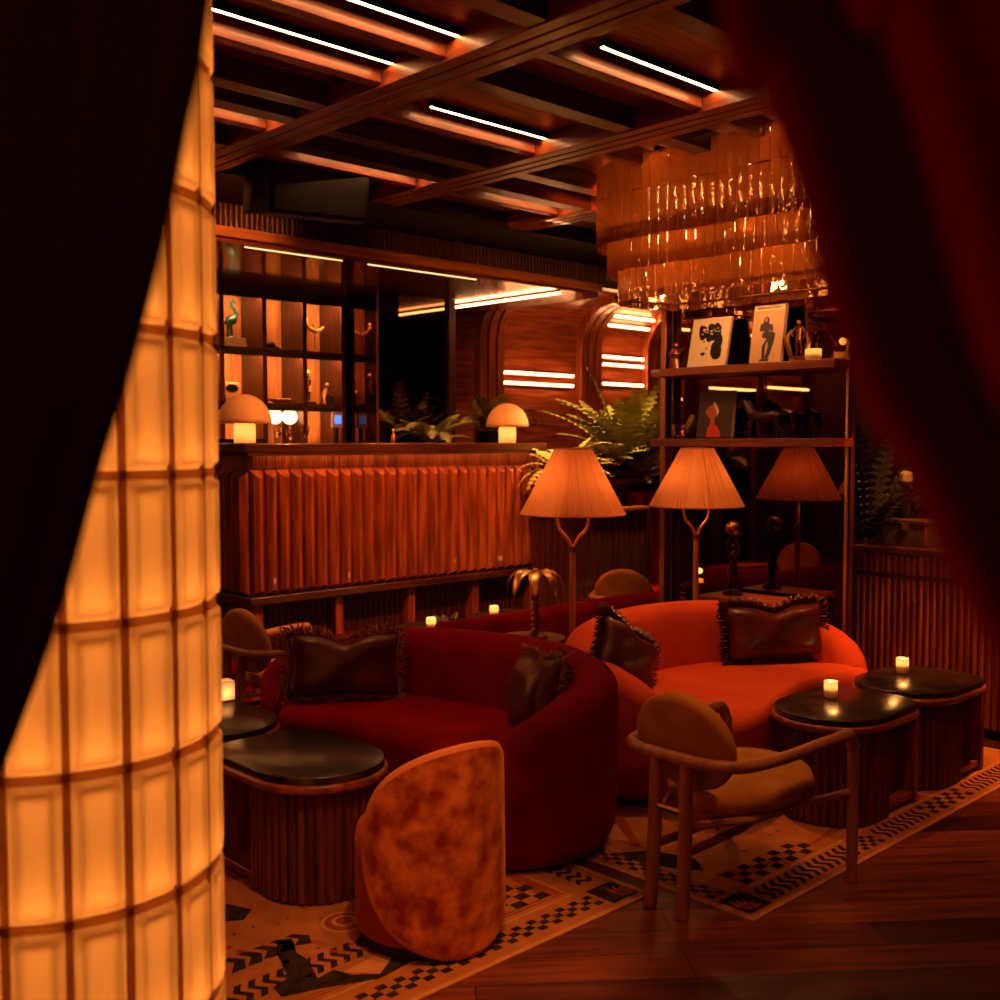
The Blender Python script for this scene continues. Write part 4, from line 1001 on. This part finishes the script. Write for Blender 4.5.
# ------------------------------------------------------------------ objects on the back bar
def books(x, y, z, specs, label):
    for (w, d, h, m, lab) in specs:
        t = thing('book', lab, 'book', (x, y, z), label)
        cv = MB().box(x - w / 2, x + w / 2, y - d / 2, y + d / 2, z, z + h).build('cover', m, t, bev=.002)
        MB().box(x - w / 2 + .004, x + w / 2 - .004, y - d / 2 - .001, y + d / 2 - .004, z + .004, z + h - .004).build('pages', 'page_edges', cv, smooth=False)
        z += h
    return z
z = books(4.06, 7.13, 2.2, [(.19, .16, .032, 'book_grey', 'dark book at the bottom of the stack under the teal bird'), (.17, .15, .035, 'paper_cream', 'pale book on top of the stack under the teal bird')], 'books under the teal bird')
t = thing('bird_statuette', 'teal glazed wading bird standing on two books in the lit shelves', 'statuette', (4.06, 7.13, z))
mb = MB()
mb.tube([(4.045, 7.13, z), (4.045, 7.13, z + .09)], [.012, .010], 8); mb.tube([(4.075, 7.13, z), (4.07, 7.13, z + .09)], [.012, .010], 8)
mb.lathe([(.0001, 0), (.045, 0), (.035, .012), (.0001, .014)], (4.06, 7.13, z), 14)
mb.tube([(4.025, 7.13, z + .10), (4.05, 7.13, z + .115), (4.085, 7.13, z + .14), (4.105, 7.13, z + .165)], [.010, .036, .038, .016], 10)
mb.tube([(4.09, 7.13, z + .15), (4.115, 7.13, z + .185), (4.095, 7.13, z + .215), (4.07, 7.13, z + .235), (4.072, 7.13, z + .262), (4.09, 7.13, z + .272)], [.024, .014, .012, .011, .011, .012], 8)
mb.tube([(4.088, 7.13, z + .272), (4.108, 7.13, z + .262), (4.112, 7.13, z + .245)], [.013, .008, .003], 8)
mb.build('bird', 'teal_glaze', t)
t = thing('turtle_figurine', 'dark low animal figurine alone in the upper middle cell', 'figurine', (4.38, 7.12, 2.2))
mb = MB(); mb.ball((4.37, 7.12, 2.235), (.065, .05, .035), 14); mb.tube([(4.42, 7.12, 2.22), (4.46, 7.12, 2.215), (4.49, 7.12, 2.203)], [.018, .012, .006], 8); mb.ball((4.30, 7.12, 2.235), .02, 8); mb.build('body', 'dark_bronze', t)
t = thing('branch_candelabra', 'gold branching figure on a thin stem in the upper right cell', 'figurine', (4.79, 7.13, 2.2))
mb = MB(); x, y, z = 4.80, 7.13, 2.2
mb.lathe([(.0001, 0), (.035, 0), (.03, .008), (.006, .014), (.005, .17), (.0001, .17)], (x, y, z), 12)
for pts in ([(x, y, z + .17), (x - .05, y, z + .19), (x - .085, y, z + .23), (x - .075, y, z + .27)], [(x, y, z + .17), (x + .045, y, z + .18), (x + .075, y, z + .205)], [(x, y, z + .17), (x - .005, y, z + .2), (x - .015, y, z + .23)]):
    mb.tube(pts, [.020, .016, .012, .008][:len(pts)], 8)
mb.ball((x - .085, y, z + .255), .02, 8); mb.ball((x - .085, y, z + .225), .022, 8); mb.build('figure', 'brass', t)
z = books(4.08, 7.13, 1.8, [(.22, .16, .025, 'ink_black', 'dark book under the pale box clock'), (.20, .15, .028, 'paper_cream', 'pale book right under the pale box clock')], 'books in the left lower cell')
t = thing('table_clock', 'pale rounded clock lying on books in the left lower cell', 'clock', (4.04, 7.13, z))
MB().prism([(3.96, 7.08), (4.11, 7.08), (4.11, 7.18), (3.96, 7.18)], z, z + .095, inset=.03, steps=4).build('case', 'cream_enamel', t)
mb = MB(); mb.lathe([(.0001, 0), (.05, 0), (.05, .008), (.0001, .008)], (0, 0, 0), 20); mb.xf(Matrix.Translation((4.04, 7.079, z + .045)) @ Matrix.Rotation(PI / 2, 4, 'X') @ Matrix.Scale(.6, 4, (0, 1, 0))); mb.build('dial', 'gunmetal', t)
t = thing('swan_figurine', 'slim gold swan figurine in the middle lower cell', 'figurine', (4.36, 7.12, 1.8))
mb = MB(); mb.tube([(4.32, 7.12, 1.83), (4.315, 7.12, 1.9), (4.33, 7.12, 1.95), (4.345, 7.12, 1.965), (4.365, 7.12, 1.955)], [.02, .010, .008, .012, .004], 8)
mb.ball((4.34, 7.12, 1.825), (.04, .03, .025), 12); mb.build('body', 'brass', t)
t = thing('shell_dish', 'pale gold shell dish in the middle lower cell', 'dish', (4.47, 7.12, 1.8))
mb = MB(); mb.lathe([(.0001, 0), (.04, .0), (.085, .03), (.08, .034), (.035, .008), (.0001, .008)], (4.47, 7.12, 1.8), 16); mb.build('dish', 'cream_enamel', t)
t = thing('dancer_statuette', 'slender gold standing figure in the right lower cell', 'statuette', (4.72, 7.13, 1.8))
mb = MB(); mb.box(4.68, 4.78, 7.09, 7.17, 1.8, 1.82); figure(mb, (4.725, 7.13, 1.82), .25); mb.build('figure', 'dark_bronze', t)
mb = MB(); mb.ball((4.725, 7.125, 2.046), .02, 10); mb.tube([(4.725, 7.11, 2.0), (4.725, 7.1, 1.9)], [.02, .012], 8); mb.build('gilding', 'brass', t)
t = thing('crouching_statuette', 'gold crouching figure beside a black block in the right lower cell', 'statuette', (4.89, 7.13, 1.8))
mb = MB(); mb.box(4.885, 4.945, 7.09, 7.17, 1.8, 1.87); mb.build('block', 'ink_black', t)
mb = MB(); mb.tube([(4.865, 7.11, 1.8), (4.855, 7.11, 1.86), (4.875, 7.11, 1.90), (4.885, 7.11, 1.93)], [.02, .022, .02, .012], 8); mb.ball((4.893, 7.11, 1.955), .018, 10); mb.tube([(4.87, 7.1, 1.91), (4.91, 7.1, 1.89), (4.92, 7.1, 1.87)], [.01, .008, .006], 6); mb.build('figure', 'brass', t)
for x, lab in ((4.40, 'left of two glowing globe lamps behind the bar'), (4.53, 'right of two glowing globe lamps behind the bar')):
    t = thing('globe_lamp', lab, 'table lamp', (x, 7.08, 1.48), 'globe lamps on the back counter')
    MB().lathe([(.0001, 0), (.035, 0), (.035, .01), (.008, .02), (.008, .17), (.0001, .17)], (x, 7.08, 1.48), 14).build('stand', 'brass', t)
    MB().ball((x, 7.08, 1.70), .058, 20).build('globe', 'globe_light', t)
for i, (x, h, lab) in enumerate(((4.36, .16, 'clear bottle left of the globe lamps'), (4.47, .12, 'clear glass between the globe lamps'), (4.60, .15, 'clear goblet right of the globe lamps'))):
    t = thing('glassware', lab + ' on the back counter', 'glass', (x, 7.0, 1.48), 'glassware on the back counter')
    MB().lathe([(.0001, 0), (.028, 0), (.006, .012), (.006, h * .4), (.03, h * .6), (.034, h), (.031, h), (.027, h * .62), (.0001, h * .45)], (x, 6.98, 1.48), 16).build('bowl', 'clear_glass', t)
t = thing('framed_screen', 'small blue lit screen in a pale frame by the bar mirror', 'screen', (4.86, 6.85, 1.6))
MB().box(4.85, 4.95, 6.98, 6.995, 1.62, 1.74).build('frame', 'screen_frame', t, bev=.003)
MB().box(4.87, 4.93, 6.972, 6.98, 1.65, 1.715).build('display', 'blue_screen', t, smooth=False)
MB().box(4.89, 4.91, 6.985, 7.02, 1.48, 1.64).build('stand', 'gunmetal', t)
tag(MB().box(4.76, 4.81, 7.285, 7.299, 1.58, 1.63).build('socket_plate', 'ink_brown', bev=.002), 'small dark square socket on the panel right of the globe lamps', 'socket')

# ------------------------------------------------------------------ rugs
def rug(name, label, x0, x1, y0, y1, extra, flipx=False, gl=.007):
    mb = MB(); mb.box(x0, x1, y0, y1, 0.0005, gl - .001, 'rug_sand')
    z = gl
    def quad(a, b, c, d, m): mb.add([(a, c, z), (b, c, z), (b, d, z), (a, d, z)], [(0, 1, 2, 3)], m)
    def lay(): nonlocal z; z += .0004
    b = .018
    quad(x0 + b, x1 - b, y0 + b, y1 - b, 'rug_tan'); lay()
    quad(x0 + .21, x1 - .21, y0 + .21, y1 - .21, 'rug_rust'); lay()
    bw = .10
    # near border: zigzag pieces along y0, steps along the side borders
    def zig(ax, along0, along1, base, w, sg):
        k = int((along1 - along0) / .045); st = (along1 - along0) / k
        for i in range(k):
            u = along0 + i * st
            pts = [(u, base), (u + st * .5, base), (u + st * .95, base + w * .33), (u + st * .45, base + w * .66), (u + st * .95, base + w), (u + st * .45, base + w), (u - st * .05, base + w * .66), (u + st * .45, base + w * .33)]
            vs = [(p, q, z) if ax == 'x' else (q, p, z) for p, q in pts]
            mb.add(vs, [(0, 1, 2, 7), (7, 2, 3, 6), (6, 3, 4, 5)], 'rug_black')
    def steps(ax, a0, a1, base, w, rows):
        st = w / rows; k = int((a1 - a0) / (st * 1.3))
        for i in range(k):
            for j in range(rows):
                if (i + j) % 2 == 0:
                    u = a0 + i * st * 1.3
                    if ax == 'x': quad(u, u + st * 1.3, base + j * st, base + (j + 1) * st, 'rug_black')
                    else: quad(base + j * st, base + (j + 1) * st, u, u + st * 1.3, 'rug_black')
    cs = .125
    for cx0, cy0 in ((x0 + .03, y0 + .03), (x1 - .03 - cs, y0 + .03)):
        quad(cx0, cx0 + cs, cy0, cy0 + cs, 'rug_black')
    extra(mb, quad, zig, steps, x0, x1, y0, y1, z, lay, cs)
    o = mb.build(name, 'rug_tan', smooth=False, weld=False)
    return tag(o, label, 'rug', 'patterned rugs')
def poly(mb, pts, z, m):
    mb.add([(x, y, z) for x, y in pts], [list(range(len(pts)))], m)
def leafmark(mb, cx, cy, z, s):
    for k in range(5):
        a = .05 + k * .36; dx, dy = math.cos(a), math.sin(a)
        poly(mb, [(cx, cy), (cx + dx * s * .5 - dy * s * .14, cy + dy * s * .5 + dx * s * .14), (cx + dx * s, cy + dy * s), (cx + dx * s * .5 + dy * s * .14, cy + dy * s * .5 - dx * s * .14)], z, 'rug_rust')
def ex1(mb, quad, zig, steps, x0, x1, y0, y1, z, lay, cs):
    steps('x', x0 + .2, x1 - .17, y0 + .055, .075, 3)
    zig('y', y0 + .2, y0 + .75, x1 - .13, .08, 1); steps('y', y0 + .75, y1 - .1, x1 - .13, .075, 3)
    steps('x', x1 - .62, x1 - .23, y0 + .215, .16, 4)
    zig('x', x0 + .25, x0 + .75, y0 + .30, .10, 1)
    leafmark(mb, x1 - .09, y0 + .05, z + .0005, .085)
    zz = z + .0006
    poly(mb, [(1.2, 2.42), (2.5, 2.42), (2.58, 2.9), (2.3, 3.2), (1.3, 3.3), (1.2, 2.9)], z - .0002, 'rug_tan')
    quad(x0 + .2, x1 - .2, y0 + .165, y0 + .175, 'rug_sand'); quad(x0 + .2, x1 - .2, y0 + .195, y0 + .203, 'rug_rust'); quad(x1 - .215, x1 - .205, y0 + .2, y1 - .1, 'rug_sand')
    poly(mb, [(1.53, 2.46), (1.65, 2.42), (1.78, 2.36), (1.89, 2.37), (1.92, 2.39), (1.88, 2.43), (1.80, 2.38), (1.74, 2.43), (1.72, 2.49), (1.66, 2.48), (1.7, 2.59), (1.7, 2.65), (1.74, 2.74), (1.7, 2.76), (1.65, 2.67), (1.6, 2.54), (1.54, 2.52)], zz, 'rug_black')
    for k in range(5):
        u = k * .055
        poly(mb, [(1.50 + u, 2.67 + u * .1), (1.545 + u, 2.67), (1.57 + u, 2.72), (1.54 + u, 2.76), (1.51 + u, 2.76), (1.535 + u, 2.72)], zz, 'rug_black')
    poly(mb, [(1.73, 2.46), (1.88, 2.48), (1.92, 2.42), (1.8, 2.38)], zz - .0001, 'rug_sand')
    poly(mb, [(1.92, 2.42), (2.0, 2.44), (2.02, 2.38), (1.95, 2.36)], zz, 'rug_black')
    poly(mb, [(2.28, 2.42), (2.4, 2.5), (2.52, 2.66), (2.44, 2.66), (2.36, 2.58), (2.28, 2.52)], zz, 'rug_black')
    poly(mb, [(1.62, 3.0), (1.7, 2.95), (1.76, 3.0), (1.72, 3.1), (1.66, 3.14)], zz, 'rug_black')
    rr = random.Random(2)
    for k in range(46):
        x = rr.uniform(1.55, 2.5); y = rr.uniform(2.5, 2.9); r_ = rr.uniform(.004, .012)
        poly(mb, circ(x, y, r_, r_ * rr.uniform(.6, 1.6), 7), zz, rr.choice(['rug_black', 'rug_rust', 'rug_rust']))
    for r_ in (.075, .062, .04, .028):
        poly(mb, circ(1.92, 2.72, r_, r_, 20), zz + .0001 * (80 - r_ * 1000), 'rug_sand' if r_ in (.075, .04) else 'rug_rust')
def ex2(mb, quad, zig, steps, x0, x1, y0, y1, z, lay, cs):
    zig('x', x0 + .18, x0 + .78, y0 + .04, .095, 1); steps('x', x0 + .80, x0 + .95, y0 + .04, .09, 4); zig('x', x0 + .98, x0 + 1.35, y0 + .04, .095, 1); steps('x', x0 + 1.37, x0 + 1.75, y0 + .04, .095, 3); zig('x', x0 + 1.78, x1 - .2, y0 + .04, .095, 1)
    steps('y', y0 + .18, y1 - .1, x0 + .035, .075, 3)
    steps('x', x0 + .22, x0 + .70, y0 + .17, .11, 3)
    leafmark(mb, x0 + .05, y0 + .05, z + .0005, .085)
    zz = z + .0006
    quad(x0 + .15, x1 - .2, y0 + .148, y0 + .158, 'rug_sand'); quad(x0 + .13, x0 + .14, y0 + .15, y1 - .1, 'rug_sand')
    poly(mb, [(3.05, 2.15), (3.45, 2.05), (3.8, 2.1), (3.75, 2.5), (3.3, 2.75), (3.1, 2.5)], z - .0002, 'rug_tan')
    poly(mb, [(2.98, 2.5), (3.08, 2.44), (3.14, 2.28), (3.07, 2.19), (3.0, 2.29), (2.96, 2.43)], zz, 'rug_black')
    poly(mb, [(3.0, 2.7), (3.1, 2.55), (3.2, 2.7), (3.1, 2.85)], zz, 'rug_sand')
    rr = random.Random(6)
    for k in range(90):
        x = rr.gauss(3.38, .16); y = rr.gauss(2.25, .1)
        if not (x0 + .24 < x < 3.8 and y0 + .32 < y < 2.6): continue
        a = rr.uniform(0, 3); L = rr.uniform(.015, .04); dx, dy = math.cos(a) * L, math.sin(a) * L
        poly(mb, [(x, y), (x + dx * .5 - dy * .2, y + dy * .5 + dx * .2), (x + dx, y + dy), (x + dx * .5 + dy * .1, y + dy * .5 - dx * .1)], zz, rr.choice(['rug_sand', 'rug_tan', 'rug_black']))
rug('patterned_rug', 'tan rug with dark animal motifs under the tub chair and crimson sofa', 1.15, 2.79, 2.20, 4.3, ex1)
rug('patterned_rug', 'rust rug with checked border under the armchair and scarlet sofa', 2.86, 5.35, 1.85, 3.35, ex2, gl=.006)

# ------------------------------------------------------------------ added lights without fixtures
def lamp(kind, loc, e, col=(1, .30, .06), size=.1, aim=None, spot=70, blend=.6, sx=None):
    l = bpy.data.lights.new('added_light', kind); l.energy = e; l.color = col
    if kind == 'SPOT': l.spot_size = math.radians(spot); l.spot_blend = blend; l.shadow_soft_size = size
    elif kind == 'AREA': l.size = size; l.shape = 'RECTANGLE'; l.size_y = sx or size
    else: l.shadow_soft_size = size
    o = bpy.data.objects.new('added_light', l); COL.objects.link(o); o.location = loc
    if aim: o.rotation_euler = (Vector(aim) - Vector(loc)).to_track_quat('-Z', 'Y').to_euler()
    return o
# unseen lamps, most added to brighten single places
D = (1, .27, .05)
lamp('SPOT', (3.93, 2.95, 2.89), 115, (1, .29, .07), aim=(4.25, 2.80, .4), spot=50, size=.04)
lamp('SPOT', (2.3, 3.4, 2.96), 34, D, aim=(2.66, 3.5, .4), spot=42, size=.04)
lamp('SPOT', (2.25, 1.5, 2.96), 90, (1, .32, .07), aim=(2.12, 2.32, .2), spot=22, size=.03)
lamp('SPOT', (1.56, 1.6, 2.89), 150, (1, .34, .08), aim=(1.70, 2.5, 0), spot=40, size=.04)
lamp('SPOT', (2.6, 3.9, 2.96), 45, (1, .34, .08), aim=(2.78, 4.62, .5), spot=24, size=.03)
lamp('SPOT', (3.3, 3.3, 2.96), 110, (1, .38, .1), aim=(3.61, 3.55, .8), spot=13, size=.03)
lamp('SPOT', (3.93, 4.0, 2.89), 420, D, aim=(3.95, 5.6, 1.0), spot=84, size=.05)
lamp('SPOT', (5.03, 4.7, 2.89), 190, D, aim=(5.1, 5.6, 1.0), spot=76, size=.05)
lamp('SPOT', (2.75, 1.5, 2.89), 110, (1, .34, .08), aim=(3.05, 2.02, .3), spot=25, size=.22)
lamp('SPOT', (3.6, 1.2, 2.96), 60, D, aim=(4.1, 1.75, 0), spot=32, size=.05)
lamp('SPOT', (4.6, 1.3, 2.96), 50, D, aim=(5.0, 2.0, .4), spot=56, size=.05)
lamp('SPOT', (.9, 6.3, 2.96), 260, (1, .5, .15), aim=(.9, 6.92, 1.4), spot=60, size=.05)
lamp('SPOT', (5.36, 6.1, 2.63), 45, (1, .62, .28), aim=(5.38, 6.45, 1.5), spot=50, size=.03)
lamp('SPOT', (6.0, 4.7, 2.96), 700, (1, .55, .17), aim=(6.05, 5.28, 1.4), spot=54, size=.05)
lamp('SPOT', (5.33, 1.7, 2.96), 420, D, aim=(5.62, 2.35, .5), spot=60, size=.05)
lamp('POINT', (4.72, 3.45, 2.42), 9, (1, .44, .15), size=.03)  # points added inside the chandelier to brighten shelf and sofa
lamp('POINT', (4.72, 2.8, 2.42), 7, (1, .44, .15), size=.03)
lamp('SPOT', (4.6, 4.0, 2.89), 520, D, aim=(5.3, 5.6, 2.66), spot=74, size=.04)
lamp('SPOT', (2.755, 4.9, 2.885), 60, D, aim=(3.3, 5.6, 2.67), spot=40, size=.04)
lamp('SPOT', (.2, -.6, 2.96), 90, (1, .18, .05), aim=(2.6, .9, 0), spot=70, size=.08)
lamp('SPOT', (.15, .9, .7), 22, (1, .03, .05), aim=(.40, .27, 1.6), spot=38, size=.04, blend=.8)  # unseen spot added to redden the right curtain's edge
lamp('SPOT', (7.4, 5.3, 2.97), 110, (1, .36, .09), aim=(8.0, 7.6, 1.9), spot=85, size=.05)
lamp('POINT', (-.9, .2, 2.3), 5, (1, .10, .04), size=.2)  # unseen point added behind the camera to lift the dark curtains

w = bpy.data.worlds.new('World'); scn.world = w; w.use_nodes = True
bg = w.node_tree.nodes['Background']; bg.inputs[0].default_value = (.5, .05, .02, 1); bg.inputs[1].default_value = .006

# ------------------------------------------------------------------ camera
cam = bpy.data.cameras.new('Camera'); co = bpy.data.objects.new('Camera', cam); COL.objects.link(co)
cam.sensor_width = 36; cam.lens = 1080 / 1000 * 36; cam.clip_start = .02
az = math.radians(46.4); pt = math.atan(57 / 1080)
fw = Vector((math.cos(az) * math.cos(pt), math.sin(az) * math.cos(pt), -math.sin(pt)))
co.location = (0, 0, 1.5); co.rotation_euler = fw.to_track_quat('-Z', 'Y').to_euler()
cam.dof.use_dof = True; cam.dof.focus_distance = 4.2; cam.dof.aperture_fstop = .0389 / .012
scn.camera = co
scn.view_settings.view_transform = 'Standard'; scn.view_settings.look = 'None'; scn.view_settings.gamma = 1; scn.view_settings.exposure = 0
scn.view_settings.use_curve_mapping = False
scn.cycles.use_denoising = True
scn.cycles.max_bounces = 10; scn.cycles.sample_clamp_indirect = 4; scn.cycles.caustics_reflective = False; scn.cycles.caustics_refractive = False
